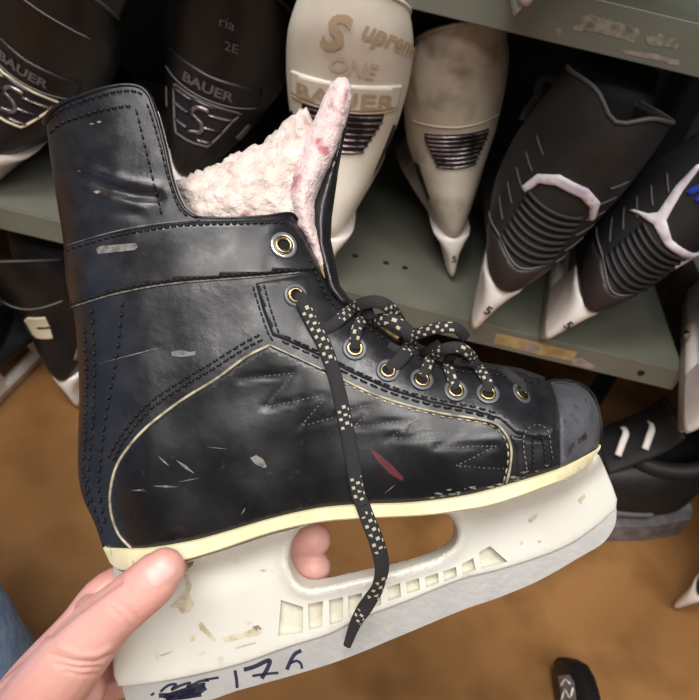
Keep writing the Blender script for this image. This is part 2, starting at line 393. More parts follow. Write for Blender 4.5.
# folded binding round the collar
rim = smooth2(TOP, 3)+smooth2(TEND, 3)[1:]
P = [LP(p[0], p[1], float(q)-.0012) for p, q in zip(rim, Tf(rim))]; V, Fc = sweep(P, .0011, .0022, n=8); link('collar_binding', V, Fc, M['leather'], skate)
P2 = [LP(p[0], p[1], -float(q)+.0012) for p, q in zip(rim, Tf(rim))]; V, Fc = sweep(P2, .0011, .0022, n=8); link('collar_binding', V, Fc, M['leather'], skate)
rim2 = smooth2(TEND, 3)[2:]
P = [LP(p[0]+1.6, p[1], float(q)-.0022) for p, q in zip(rim2, Tf(rim2))]; V, Fc = sweep(P, .0007, .0012, n=6); link('raw_edge', V, Fc, M['fleece'], skate)
fe = FACs[2:16]+[]
P = [LP(p[0]+1.0, p[1]-.6, float(q)-.0008) for p, q in zip(fe, Tf(fe))]; V, Fc = sweep(P, .0008, .0014, n=6); link('raw_edge', V, Fc, M['rawedge'], skate)
fe = FACs[20:30]
P = [LP(p[0]+.6, p[1]-1.0, float(q)-.0008) for p, q in zip(fe, Tf(fe))]; V, Fc = sweep(P, .0009, .0014, n=6); link('raw_edge', V, Fc, M['rawedge'], skate)
cl = smooth2(COLLAR, 4)
P = [LP(p[0], p[1]-.6, float(q)-.001) for p, q in zip(cl, Tf(cl))]; V, Fc = sweep(P, .0008, .0018, n=6); link('collar_binding', V, Fc, M['leather_strap'], skate)

# ---- worn marks
decal('red_scuff', [(369, 448), (380, 455), (394, 467), (404, 478), (402, 481), (390, 474), (378, 462)], M['red'], .0013)
decal('pale_scuff', [(250, 458), (256, 455), (263, 459), (267, 467), (264, 468), (255, 464)], M['scratch'], .0013)
for a, b, w in (((153, 486), (179, 487), 1.2), ((158, 456), (170, 467), 1.0), ((176, 460), (195, 474), 1.6), ((178, 482), (200, 478), .5), ((131, 491), (145, 489), .5), ((97, 364), (166, 346), .6),
                ((131, 490), (147, 491), .5), ((241, 515), (246, 507), .7), ((384, 494), (396, 484), .5), ((206, 447), (228, 449), .4), ((400, 430), (412, 425), .5)):
    a = np.array(a, float); b = np.array(b, float); n = (b-a)/np.linalg.norm(b-a); n = np.array([-n[1], n[0]])*w; mid = (a+b)/2
    decal('scratch', [tuple(a), tuple(mid+n), tuple(b), tuple(mid-n)], M['scratch'], .0014 if a[1] > 400 else .0006)
decal('worn_mark', [(171, 352), (180, 350), (190, 352), (196, 351), (195, 355), (182, 357), (172, 356)], M['thread_grey'], .0004)
wl = decal('worn_label', [(96, 249), (100, 246), (136, 243), (138, 247), (135, 250), (98, 254)], M['scratch'], .0021)
wl['label'] = 'small worn-off pale label on the ankle strap'
for k in range(26):                                    # chafed spots along the lower edge at the toe
    x = random.uniform(425, 552); yb = float(np.interp(x, [420, 460, 494, 557], [502, 497, 489, 470]))
    y = yb-random.uniform(1.5, 9); r_ = random.uniform(.8, 2.6)
    decal('scuff_spot', [(x-r_*1.6, y), (x, y-r_*.6), (x+r_*1.8, y-r_*.4), (x+r_*.4, y+r_*.7)], M['scratch'], .0013)
for (x, y, r_) in ((99, 122-.0, 2), (79, 171, 1.6), (97, 192, 2.6), (92, 124, 1.8)):
    decal('scuff_spot', [(x-r_*1.5, y), (x, y-r_*.7), (x+r_*1.5, y-.3), (x+.2, y+r_*.7)], M['scratch'], .0004)

# ---- eyelets
def ring_mesh(g, c, R, r, mi, tilt, nu=28, nv=8, flat=1.):
    ex, ey, ez = tilt; V = []; Fc = []
    for i in range(nu):
        a = 2*math.pi*i/nu; d = ex*math.cos(a)+ey*math.sin(a)
        for j in range(nv):
            b = 2*math.pi*j/nv; V.append(c+d*(R+r*math.cos(b))+ez*(r*flat*math.sin(b)))
    for i in range(nu):
        for j in range(nv): Fc.append((i*nv+j, ((i+1) % nu)*nv+j, ((i+1) % nu)*nv+(j+1) % nv, i*nv+(j+1) % nv))
    g.add(V, Fc, mi)
def frame_at(px, py):
    a = on(px-4, py); b = on(px+4, py); c = on(px, py+4); d = on(px, py-4)
    ex = (b-a).normalized(); ez = ex.cross(d-c).normalized(); return ex, ez.cross(ex), ez
EYES = [(284, 245, 9.5, 'chrome_washer', .0021), (296, 295, 8.2, 'washer', .0016), (355, 348, 8.4, 'washer', .0016), (388, 370, 8, 'washer', .0016),
        (422, 379, 8, 'washer', .0016), (456, 390, 8, 'washer', .0016), (488, 393, 7.8, 'washer', .0016), (522, 393, 7.8, 'washer', .0016)]
for (x, y, r_, wm, off) in EYES:
    fr = frame_at(x, y); c = on(x, y, off); sc = r_*S0*.9
    g = G(); ring_mesh(g, c+fr[2]*.0002, sc*.82, sc*.24, 0, fr, flat=.7)
    n = 24; V = [c-fr[2]*.0003]+[c-fr[2]*.0003+(fr[0]*math.cos(2*math.pi*i/n)+fr[1]*math.sin(2*math.pi*i/n))*sc*.75 for i in range(n)]
    g.add(V, [(0, 1+i, 1+(i+1) % n) for i in range(n)], 1)
    e = g.build('eyelet', [M['brass'], M['hole']], skate)
    g = G(); ring_mesh(g, c-fr[2]*.0003, sc*1.22, sc*.32, 0, fr, flat=.45); g.build('washer', M[wm], e)

# ---- sole
sp = smooth2(SOLE_TOP, 4)+smooth2(list(reversed(SOLE_BOT)), 4); sp = resample(sp, 4, True)
V2, T = tri(sp, insetring(sp, 1.2))
sx = [p[0] for p in SOLE_TOP][::-1]; sy = [p[1] for p in SOLE_TOP][::-1]
def zsole(V):
    x = np.clip(V[:, 0], 106, 598); q = np.stack([x, np.interp(x, sx, sy)-3], 1); return Tf(q)+.0024
def zslab(V):
    d = segd(V, list(sp)+[sp[0]]); return zsole(V)-.0009*(1-np.clip(d/1.2, 0, 1))
def slab(name, V2, T, z, m, m2=None, parent=None, rec=None):
    """front face at z, mirrored back face, closed all round; rec=(tri mask, depth) sinks those triangles"""
    V = [LP(p[0], p[1], float(q)) for p, q in zip(V2, z)]; n = len(V)
    V += [Vector((v.x, v.y, -v.z)) for v in V]
    keep = [t for i, t in enumerate(T) if rec is None or rec[0][i] == 0]
    Fc = list(keep)+[tuple(n+k for k in reversed(t)) for t in keep]
    cnt = {}; mi = [0]*len(Fc)
    for t in keep:
        for a, b in ((t[0], t[1]), (t[1], t[2]), (t[2], t[0])): cnt[(a, b)] = 1
    floorset = set()
    if rec is not None:
        fl = [t for i, t in enumerate(T) if rec[0][i] == 1]
        vm = {}
        for t in fl:
            for k in t:
                if k not in vm:
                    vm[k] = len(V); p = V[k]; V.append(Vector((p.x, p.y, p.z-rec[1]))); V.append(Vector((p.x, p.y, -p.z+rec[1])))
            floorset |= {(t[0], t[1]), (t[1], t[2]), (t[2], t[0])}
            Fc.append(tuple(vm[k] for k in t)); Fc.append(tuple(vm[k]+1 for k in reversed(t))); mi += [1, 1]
    for (a, b) in cnt:
        if (b, a) in cnt: continue
        if (b, a) in floorset:
            Fc.append((b, a, vm[a], vm[b])); Fc.append((n+a, n+b, vm[b]+1, vm[a]+1))
        else: Fc.append((b, a, n+a, n+b))
    mi += [0]*(len(Fc)-len(mi))
    return sharpen(link(name, V, Fc, [m, m2 or m], skate if parent is None else parent, mi=mi))
sole = slab('sole', V2, T, zslab(V2), M['sole']); sole['label'] = 'yellowed rubber sole edge'

# ---- blade holder
HB = [(117, 683), (124, 686.5), (173, 680), (236, 665.5), (286, 648), (330, 634), (357, 620), (405, 602), (460, 580), (506, 568), (563, 548), (597, 526), (616, 509)]
OPEN = smooth2([(300, 529), (292, 542), (289, 560), (294, 577), (306, 587), (325, 586), (360, 578), (400, 569), (420, 563), (437, 557), (453, 546), (457, 533), (453, 521), (445, 514), (420, 515), (357, 518), (318, 522), (300, 529)], 4)[:-1]
HOLD = [(113, 662), (114, 640), (114, 600), (113, 567), (121, 571), (150, 569), (186, 561), (220, 551), (271, 534), (308, 524.5), (318, 521), (357, 517), (420, 514), (445, 512), (460, 509), (500, 501), (563, 478), (589, 461), (599, 455), (606, 470), (613, 487), (617, 499), (616, 509)]+list(reversed(smooth2(HB, 4)))[1:]+[(114, 676)]
hp = resample(HOLD, 5, True)
def quad(*p): return resample(p, 4, True)
HBr = HB; HB = smooth2(HB, 4)
WINS = [[(281, 600), (303, 607), (303, 633), (278, 636)], [(308, 604), (323, 601), (322, 627), (309, 630)], [(329, 600), (343, 597), (343, 621), (330, 625)], [(348, 596), (362, 593), (361, 614), (349, 618)],
        [(368, 591), (381, 588), (381, 605), (368, 610)], [(387, 587), (400, 583), (401, 597), (388, 601)], [(406, 582), (419, 578), (420, 590), (407, 594)], [(425, 577), (438, 573), (439, 583), (426, 588)],
        [(443, 571), (456, 567), (457, 577), (444, 582)], [(462, 564), (473, 558), (476, 570), (463, 575)], [(479, 552), (490, 546), (508, 562), (481, 569)]]
loops = [resample(w, 3, True) for w in WINS]+[resample(OPEN, 3, True)]
ptsH = gridpts(hp, 7, 3); ptsH = np.vstack([ptsH, insetring(hp, 1.8), insetring(hp, .8)])
ptsH = ptsH[~inside(ptsH, OPEN)]; ptsH = ptsH[segd(ptsH, OPEN+[OPEN[0]]) > 1]
po = []
oc = np.mean(np.array(OPEN), 0)
for d in (1.2, 3., 5., 9, 12):
    A = [np.array(p, float) for p in resample(OPEN, 4, True)]
    for i in range(len(A)):
        t = A[(i+1) % len(A)]-A[i-1]; nn = np.array([t[1], -t[0]])/max(np.linalg.norm(t), 1e-6)
        q = A[i]+nn*d
        if not inside([q], OPEN)[0] : po.append(q)
        q = A[i]-nn*d
        if not inside([q], OPEN)[0] : po.append(q)
po = np.array(po); po = po[inside(po, hp)]; po = po[segd(po, list(hp)+[hp[0]]) > 2]; po = po[segd(po, OPEN+[OPEN[0]]) > .9]
ptsH = np.vstack([ptsH, po])
V2, T = tri(hp, ptsH, loops)
HBs = HB
def zhold(V):
    d = segd(V, HBs); x = V[:, 0]
    bar = np.clip((x-250)/40, 0, 1)*np.clip((500-x)/40, 0, 1)      # narrow bridge between the towers
    dtop = segd(V, SOLE_BOT)
    z = .0052+.0045*np.clip(d/70, 0, 1)*(1-.5*bar)+.011*np.exp(-(dtop/9.)**2)*(1-.3*bar)
    do = segd(V, OPEN+[OPEN[0]])
    z = z+.0022*np.exp(-((do-6)/5.)**2)                             # raised rim round the opening
    de = segd(V, list(hp)+[hp[0]])
    e = np.minimum(de/3., do/3.); z = z-.0016*(1-rnd(e))
    z = z*(.45+.55*rnd(np.minimum((x-112)/28, 1)))*(.5+.5*rnd((619-x)/26))
    return np.maximum(z, .003)
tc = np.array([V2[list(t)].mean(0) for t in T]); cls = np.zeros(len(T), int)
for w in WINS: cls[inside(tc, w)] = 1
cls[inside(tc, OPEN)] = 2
holder = slab('blade_holder', V2, T, zhold(V2), M['holder'], M['recess_shade'], rec=(cls, .0042)); holder['label'] = 'ivory plastic blade holder'  # second material: shade painted on the sunken window floors
hz = lambda V: zhold(np.asarray(V, float))
def hdecal(poly, m, name='dirt_stain', off=.0003): return decal(name, poly, M[m], off, hz, holder)
hdecal([(176, 566), (186, 563), (190, 570), (188, 578), (192, 585), (189, 594), (194, 604), (190, 612), (182, 614), (178, 608), (170, 607), (180, 596), (186, 588), (184, 576)], 'dirt')
hdecal([(186, 563), (194, 561), (192, 567), (187, 569)], 'dirt_dark')
hdecal([(222, 638), (232, 634), (243, 633), (252, 629), (258, 628), (262, 632), (258, 635), (246, 637), (233, 641), (225, 642)], 'dirt')
hdecal([(252, 627), (258, 625), (262, 629), (257, 631)], 'dirt_dark')
for q in ([(198, 624), (202, 622), (206, 628), (212, 634), (216, 640), (213, 642), (207, 636), (200, 630)], [(191, 636), (194, 635), (195, 639), (191, 642)], [(247, 622), (251, 621), (250, 624), (247, 625)],
          [(520, 542), (523, 541), (523, 544), (520, 545)], [(538, 541), (541, 540), (541, 542.5), (538, 543)], [(528, 520), (535, 514), (539, 512), (536, 519), (530, 523)], [(578, 500), (584, 494), (586, 496), (581, 504)],
          [(260, 570), (266, 569), (268, 571), (262, 572)], [(235, 647), (255, 642), (256, 643.5), (236, 649)], [(160, 655), (172, 651), (173, 652.5), (161, 656.5)]):
    hdecal(q, 'dirt', 'dirt_spot')

# ---- steel runner
RB = [(616.6, 511), (614.6, 526), (603, 543), (580, 557), (540, 580), (500, 597), (460, 611), (400, 636), (330, 664), (236, 691), (214, 699), (160, 713), (130, 716), (123, 690)]
RUN = [(p[0], p[1]-3) for p in HB[4:]]+smooth2(RB[:-4], 5)+RB[-4:]
rp = resample(RUN, 5, True); V2, T = tri(rp, gridpts(rp, 9, 2.5))
runner = slab('steel_runner', V2, T, np.full(len(V2), .0026), M['steel'])
zr = lambda V: np.full(len(V), .0026)
def cp(p): return (110+.3147*p[0], 620+.3147*p[1])
def ink(line, w, name='marker_writing'):
    ln = smooth2([cp(p) for p in line], 5); a = offset(ln, w); b = offset(ln, -w)
    g = G(); n = len(ln); V = [LP(p[0], p[1], .0029) for p in a]+[LP(p[0], p[1], .0029) for p in b]
    g.add(V, [(i, i+1, n+i+1, n+i) for i in range(n-1)]); return g
wr = G()
for line, w in (([(397, 160), (402, 190), (404, 216)], 1.6), ([(425, 158), (460, 148), (505, 128), (502, 150), (482, 186)], 2.1), ([(452, 178), (490, 172), (535, 168)], 1.3),
                ([(608, 97), (588, 108), (574, 130), (562, 158)], 1.9), ([(572, 138), (592, 130), (606, 138), (610, 155)], 1.3), ([(300, 190), (345, 183)], 1.2), ([(130, 240), (140, 232)], 1.2),
                ([(160, 228), (185, 208), (210, 205), (195, 222), (225, 208), (255, 200), (245, 215), (285, 195), (315, 192)], 1.3), ([(170, 245), (230, 225), (300, 205), (250, 232), (180, 250), (260, 240), (305, 215)], 2.2),
                ([(155, 240), (200, 238), (270, 222), (220, 245), (290, 236)], 2.4)):
    g = ink(line, w); wr.add(g.V, g.F)
wr.build('marker_writing', M['marker'], runner)

# ---- fleece lining and tongue
def lumpy(name, poly, zc, Wd, Rr, m, amp=.0016, fr=140, step=3.2, parent=None):
    poly = resample(poly, 3.2, True); V, T = tri(poly, np.vstack([insetring(poly, .6), insetring(poly, 1.8), gridpts(poly, step, 3)]))
    d = segd(V, list(poly)+[poly[0]]); t = Wd*rnd(d/Rr)
    PV = []; n = len(V); zcv = zc(V)
    Vv = []; Fc = list(T); idx = []
    for i in range(n):
        p = LP(V[i][0], V[i][1], float(zcv[i]+t[i])); nn = noise.noise(p*fr)+.6*noise.noise(p*fr*2.3)+.35*noise.noise(p*fr*5)
        k = min(1, d[i]/2.5); p = p+Vector((.4*noise.noise(p*fr*2+Vector((9, 0, 0))), .5*noise.noise(p*fr*1.7+Vector((0, 7, 0))), nn*k))*amp; Vv.append(p)
    for i in range(n):
        if d[i] < 1e-4: idx.append(i)
        else:
            q = LP(V[i][0], V[i][1], float(zcv[i]+t[i])); idx.append(len(Vv)); Vv.append(Vector((q.x, q.y, float(zcv[i]-t[i]))))
    Fc += [tuple(idx[k] for k in reversed(t_)) for t_ in T]
    return link(name, Vv, Fc, m, parent or skate)
def wob(line, a=2.2, step=4):
    out = []
    for i, p in enumerate(resample(line, step)): out.append((p[0]+random.uniform(-a, a)*.5, p[1]+random.uniform(-a, a)))
    return out
up_edge = wob([(173, 182), (190, 174), (205, 169), (222, 161), (238, 152), (250, 148), (262, 142), (275, 131), (290, 117), (306, 106)])
lining = lumpy('fleece_lining', up_edge+[(316, 130), (318, 170), (312, 205), (310, 236), (295, 240), (250, 240), (205, 240), (188, 225)], lambda V: np.full(len(V), -.004), .020, 40, M['fleece'], .0022, 130)
lining['label'] = 'matted cream fleece lining'
TB = [(352, 96), (349, 115), (344, 137), (339, 165), (332, 215), (331, 240), (340, 285), (352, 302), (344, 312), (325, 292), (312, 250), (309, 225), (311, 203), (322, 178), (335, 150), (342, 120)]
tongue = lumpy('tongue', TB, lambda V: np.interp(V[:, 1], [90, 200, 300], [-.004, -.002, .004]), .016, 14, M['leather_strap'], .0001, 60)
TFl = [(296, 226), (289, 196), (291, 172), (303, 142), (319, 108), (330, 84), (338, 77), (346, 77), (351, 86), (352, 99), (347, 119), (337, 149), (324, 176), (314, 202), (315, 224), (322, 246), (329, 268), (326, 282), (316, 264), (306, 240)]
tf = lumpy('tongue_fleece', wob(TFl+[TFl[0]], .7, 5)[:-1], lambda V: np.interp(V[:, 1], [80, 180, 225, 290], [.000, .008, .011, .005]), .012, 16, M['tongue_fleece'], .0014, 150, parent=tongue)
# instep part of the tongue under the laces
TI = [(335, 288), (352, 300), (372, 314), (398, 330), (420, 344), (445, 355), (480, 362), (520, 368), (545, 377), (545, 400), (500, 392), (450, 388), (400, 370), (360, 345), (335, 315)]
lumpy('tongue_base', TI, lambda V: np.full(len(V), 0.), .0125, 22, M['b_matte'], .0002, 60)

# ---- lace (one mesh, flecks are its second material)
lg = G()
def lace(line, w=6.8, h=.0011, flecks=(), n=7, twist=None, z0=None, wseq=None):
    """line: (px, py, height above leather) ; flecks: (from, to) fractions with pale flecks"""
    pts = catmull([(x, y, z*1000) for x, y, z in line], n)
    q = Tf([(p.x, p.y) for p in pts])
    P = [LP(p.x, p.y, float(a)+p.z/1000) if z0 is None else LP(p.x, p.y, p.z/1000) for p, a in zip(pts, q)]
    # even resample
    out = [P[0]]; step = .0006
    for a, b in zip(P[:-1], P[1:]):
        L_ = (b-a).length; k = max(1, int(L_/step))
        out += [a+(b-a)*(j/k) for j in range(1, k+1)]
    P = out; N = len(P); K = 24
    tw = None if twist is None else [np.interp(i/(N-1), [t[0] for t in twist], [t[1] for t in twist]) for i in range(N)]
    ra = [(w if wseq is None else np.interp(i/(N-1), [t[0] for t in wseq], [t[1] for t in wseq]))*S0*.9 for i in range(N)]
    V, Fc = sweep(P, ra, h, n=K, twist=tw); mi = []
    for i in range(N-1):
        fr = i/(N-1); fl = any(a <= fr <= b for a, b in flecks)
        for k in range(K):
            c = 0
            if fl and k in (3, 4, 6, 7, 9) and (i+(0 if k in (3, 4) else 3 if k in (6, 7) else 1)) % 6 < 2 and random.random() < .93: c = 1
            mi.append(c)
    mi += [0, 0]; lg.add(V, Fc, mi)
# long free end hanging down
lace([(297, 294, .0004), (303, 303, .0032), (311, 320, .0036), (325, 347, .0034), (336, 381, .0030), (346, 426, .0026), (352, 458, .0026), (358, 492, .0030), (363, 506, .0045)], 7.2,
     flecks=((.05, .32), (.52, .64), (.86, .97)))
zE = T1(363, 506)+.0045
lace([(363, 506, zE), (369, 522, zE), (377, 543, zE-.002), (382, 566, zE-.006), (378, 586, zE-.010), (368, 603, zE-.014), (356, 622, zE-.018), (347, 646, zE-.022)], 7.4, z0=1,
     flecks=((.02, .28), (.45, .6), (.7, .8)), twist=((0, 0), (.25, .2), (.5, .6), (.75, -.4), (1, -.2)), wseq=((0, 7.2), (.4, 8.4), (.7, 7.6), (1, 4.2)))
# crossings
lace([(322, 331, .001), (334, 324, .0022), (346, 314, .0040), (362, 304, .0060), (378, 302, .0060), (391, 309, .0020), (400, 322, -.006)], 6.6, .0013, ((.12, .5), (.72, .92)))
lace([(355, 349, .0006), (355, 338, .003), (358, 326, .0046), (366, 316, .005), (374, 312, .002)], 6.2, .0012, ((.15, .6),))
lace([(374, 322, .002), (386, 320, .0046), (400, 325, .0052), (410, 337, .005), (406, 352, .0044), (397, 363, .0028), (388, 370, .0005)], 7.2, .0013, ((.02, .3), (.42, .75)))
lace([(402, 342, .002), (418, 334, .0056), (438, 328, .0075), (456, 328, .006), (466, 338, .001)], 5.8, .0012, ((.3, .8),))
lace([(423, 378, .0006), (427, 367, .003), (432, 357, .0045), (445, 349, .0065), (460, 348, .0062), (470, 355, .004), (475, 364, .000)], 6.0, .0013, ((.08, .5), (.6, .85)))
lace([(456, 389, .0006), (452, 378, .003), (448, 364, .004), (452, 354, .003)], 5.8, .0012, ((.1, .5),))
lace([(488, 392, .0006), (488, 383, .003), (481, 371, .0034), (474, 363, .0034), (464, 357, .002)], 6.0, .0012, ((.15, .7),))
lace([(522, 392, .0006), (520, 384, .0024), (510, 376, .0020), (500, 369, .0002)], 5.6, .0012)
lace([(388, 345, .001), (398, 350, .002), (412, 352, .002), (424, 352, .003), (440, 343, .002)], 4.5, .001)
lc = lg.build('lace', [M['lace'], M['fleck']], skate); lc['label'] = 'black lace with pale flecks'

# ================================================================== PERSON (hand + forearm, jeans)
hand_parts = G()
def capsule(chain, sub=5):
    """chain of (px, py, z_mm, r_px)"""
    pts = catmull([(c[0], c[1], c[2]) for c in chain], sub); rr = catmull([(c[3], 0, 0) for c in chain], sub)
    P = [LP(p.x, p.y, p.z/1000) for p in pts]; R = [r.x*(D0-p.z/1000)/F for r, p in zip(rr, pts)]
    a = (P[0]-P[1]).normalized(); b = (P[-1]-P[-2]).normalized()
    head = [(P[0]+a*R[0]*math.sin(t), R[0]*math.cos(t)) for t in (1.5, 1.2, .8, .4)]
    tail = [(P[-1]+b*R[-1]*math.sin(t), R[-1]*math.cos(t)) for t in (.4, .8, 1.2, 1.5)]
    allp = head+list(zip(P, R))+tail
    V, Fc = sweep([q[0] for q in allp], [q[1] for q in allp], n=18, up=Vector((.12, .31, .94)).normalized()); hand_parts.add(V, Fc)
# thumb
capsule([(32, 712, 14, 38), (60, 674, 28, 36), (88, 640, 38, 32), (110, 617, 43, 28), (129, 601, 45, 26.5), (148, 585, 45, 26), (160, 573, 44.5, 24), (164, 569, 44.5, 21.5)])
# fingers: index, middle, ring, little (behind the holder, tips come through the opening)
capsule([(25, 703, -6, 34), (45, 677, -10, 32), (82, 632, -18, 27), (111, 592, -24, 22), (160, 575, -36, 19), (205, 567, -40, 18), (250, 556, -36, 17), (284, 545, -29, 16.5), (314, 540, -22, 17)])
capsule([(35, 705, -16, 32), (80, 652, -28, 24), (108, 630, -34, 20), (165, 608, -44, 18), (210, 594, -46, 17), (255, 581, -40, 16.5), (288, 571, -30, 17), (313, 567, -24, 18)])
capsule([(32, 725, -18, 32), (75, 682, -30, 23), (102, 660, -36, 19), (160, 640, -46, 17), (205, 626, -48, 16), (250, 611, -41, 15.5), (282, 597, -34, 15), (313, 590, -28, 15)])
capsule([(30, 745, -14, 30), (65, 708, -26, 22), (95, 690, -32, 17), (145, 675, -40, 15), (185, 663, -41, 14), (220, 651, -36, 13.5), (245, 642, -28, 13)])
# palm, web and wrist
capsule([(-3, 757, 0, 50), (25, 717, 2, 44), (50, 682, 2, 34)])
capsule([(34, 712, 10, 38), (68, 668, 12, 31), (86, 642, 8, 23)])
capsule([(78, 655, 30, 24), (90, 630, 12, 19), (92, 612, -10, 18)])
capsule([(30, 738, -6, 42), (60, 695, -8, 32), (88, 672, -16, 22)])
capsule([(32, 748, 12, 36), (62, 715, 10, 30), (86, 690, 2, 20)])
capsule([(0, 762, 4, 50), (-55, 830, 6, 48), (-130, 905, 14, 54), (-240, 1000, 30, 66), (-370, 1100, 50, 74)])
tmp = hand_parts.build('tmp', M['skin'])
rm = tmp.modifiers.new('r', 'REMESH'); rm.mode = 'VOXEL'; rm.voxel_size = .0011
sm = tmp.modifiers.new('s', 'SMOOTH'); sm.iterations = 9; sm.factor = .5
bpy.context.view_layer.update(); dg = bpy.context.evaluated_depsgraph_get()
hm = bpy.data.meshes.new_from_object(tmp.evaluated_get(dg)); bpy.data.objects.remove(tmp)
# skin creases over the thumb base and joints
cre = [([(50, 655), (75, 662), (95, 663), (112, 655)], 30, -.0009, 2.0), ([(55, 664), (78, 669), (100, 668)], 30, -.0009, 2.), ([(112, 610), (122, 618), (130, 628)], 40, -.0005, 2.5), ([(60, 647), (80, 655), (98, 655), (110, 648)], 30, .0006, 3.),
       ([(66, 672), (82, 676), (98, 674)], 26, -.0006, 2.), ([(118, 604), (130, 612), (138, 620)], 40, -.0005, 2.5), ([(119, 581), (92, 600), (72, 615), (50, 634)], 5, -.0012, 4)]
co = np.empty(len(hm.vertices)*3); hm.vertices.foreach_get('co', co); co = co.reshape(-1, 3)
nrm = np.empty(len(hm.vertices)*3); hm.vertices.foreach_get('normal', nrm); nrm = nrm.reshape(-1, 3)
kk = F/(D0-co[:, 2]); pxs = np.stack([(co[:, 0]+(OX-CX)*S0)*kk+CX, -(co[:, 1]-(OY-CY)*S0)*kk+CY], 1)
front = nrm[:, 2] > .05
for ln, zc, amp, sg in cre:
    w = amp*np.exp(-(segd(pxs, ln)/sg)**2)*front; co += nrm*w[:, None]
hm.vertices.foreach_set('co', co.reshape(-1)); hm.update()
hm.polygons.foreach_set('use_smooth', [True]*len(hm.polygons))
hm.materials.clear(); hm.materials.append(M['skin'])
person = bpy.data.objects.new('person', hm); COL.objects.link(person); person.matrix_world = HM
tag(person, 'person gripping the black skate by its heel with one bare hand, in blue jeans', 'person')
# thumb nail: a thin curved plate laid on the thumb
from mathutils.bvhtree import BVHTree
bvh = BVHTree.FromPolygons([v.co for v in hm.vertices], [tuple(p.vertices) for p in hm.polygons])
nc = np.array([159.5, 571.5]); ax = np.array([.80, -.60]); ay = np.array([.60, .80])
camL = HM.inverted() @ CAM
def hit(px, py):
    d = (LP(px, py, .02)-camL).normalized(); h = bvh.ray_cast(camL, d); return h
V = []; Fc = []; NU, NV = 9, 9
for i in range(NU):
    for j in range(NV):
        u = -1+2*i/(NU-1); v = -1+2*j/(NV-1)
        uu = u*math.sqrt(1-v*v*.35); vv = v*math.sqrt(1-u*u*.35)
        p = nc+ax*uu*20+ay*vv*15.5; h = hit(*p)
        e = max(abs(u), abs(v)); 
        V.append((h[0]+h[1]*(.0005 if e < .95 else -.0004)) if h[0] is not None else LP(p[0], p[1], .05))
for i in range(NU-1):
    for j in range(NV-1): Fc.append((i*NV+j, i*NV+j+1, (i+1)*NV+j+1, (i+1)*NV+j))
link('thumbnail', V, Fc, M['nail'], person)
# jeans: lower leg standing at the left, thigh going back
kz = at_z(12, 628, .30); cxl = kz + Vector((-.112, -.02, 0)); inv = HM.inverted()
P = [Vector((cxl.x-.30*(z-.3), cxl.y, z)) for z in (.03, .1, .2, .3, .38, .44)]+[Vector((cxl.x-.07, cxl.y-.03, .49)), Vector((cxl.x-.08, cxl.y-.12, .52)), Vector((cxl.x-.08, cxl.y-.30, .54))]
R = [.088, .084, .084, .088, .092, .095, .095, .098, .10]
Pc = catmull(P, 6); Rc = [q.x for q in catmull([(r, 0, 0) for r in R], 6)]
V, Fc = sweep(Pc, Rc, n=40, up=Vector((1, 0, 0)))
V = [v + (v-Pc[i//40]).normalized()*(.004*noise.noise(v*18)+.0015*noise.noise(v*60)) if i < len(Pc)*40 else v for i, v in enumerate(V)]
link('jeans', [inv @ v for v in V], Fc, M['denim'], person)
# pale fold of the jeans
# ================================================================== ROOM
def cube(name, lo, hi, m, parent=None, kind=None):
    g = G(); lo = Vector(lo); hi = Vector(hi); g.box((lo+hi)/2, (hi-lo)/2); o = g.build(name, m, parent, False)
    if kind: o['kind'] = kind
    return o
YB = .46
cube('floor', (-2.2, -2.2, -.05), (2.2, YB+.1, 0), M['floor'], kind='structure')
cube('wall_back', (-2.2, YB, 0), (2.2, YB+.08, 2.6), M['wall'], kind='structure')

# shelving
ZL, ZU = .300, .640
XR = at_y(679, 380, 0).x; XL = -1.0
rack = empty('shelf_rack', (0, 0, 0)); tag(rack, 'grey-green metal shelf rack holding the rental skates', 'shelf rack')
def shelf(zt, lip, name):
    g = G(); t = .003
    g.box(((XL+XR)/2, .22, zt-t/2), ((XR-XL)/2, .22, t/2))
    g.box(((XL+XR)/2, .001, zt-lip/2), ((XR-XL)/2, .0015, lip/2))
    g.box(((XL+XR)/2, .012, zt-lip+.001), ((XR-XL)/2, .0105, .001))
    g.box(((XL+XR)/2, .439, zt-lip/2), ((XR-XL)/2, .0015, lip/2))
    g.box((XR-.0015, .22, zt-lip/2), (.0015, .22, lip/2)); g.box((XL+.0015, .22, zt-lip/2), (.0015, .22, lip/2))
    o = g.build(name, M['shelf'], rack, False); bevel(o, .0012); return o
lower = shelf(ZL, .030, 'shelf'); uppers = shelf(ZU, .040, 'shelf')
for x in (XR+.0165, XL-.0165):
    for y in (.20, .405):
        g = G(); g.box((x, y, .6), (.0015+.013, .0015, .6)); g.box((x+(.0135 if x > 0 else -.0135), y+.014, .6), (.0015, .014, .6))
        g.build('post', M['hole'], rack, False)
def disc(name, c, nrm, r, m, parent, h=.0012):
    nrm = Vector(nrm); a = nrm.orthogonal().normalized(); b = nrm.cross(a); n = 20; c = Vector(c)
    V = [c+nrm*h+(a*math.cos(2*math.pi*i/n)+b*math.sin(2*math.pi*i/n))*r for i in range(n)]+[c-nrm*h+(a*math.cos(2*math.pi*i/n)+b*math.sin(2*math.pi*i/n))*r for i in range(n)]
    return link(name, V, [tuple(range(n))]+[(i, n+i, n+(i+1) % n, (i+1) % n) for i in range(n)]+[tuple(range(2*n-1, n-1, -1))], m, parent, False)
for px, py in ((336, 251), (355, 256), (386, 263), (405, 268)):
    disc('bolt_hole', at_z(px, py, ZL), (0, 0, 1), .0038, M['hole'], lower, .0004)
disc('bolt_hole', at_y(641, 373, -.0005), (0, -1, 0), .0040, M['hole'], lower, .0004)
disc('bolt', at_y(687, 334, .03), (0, -1, 0), .0035, M['brass'], rack, .003)
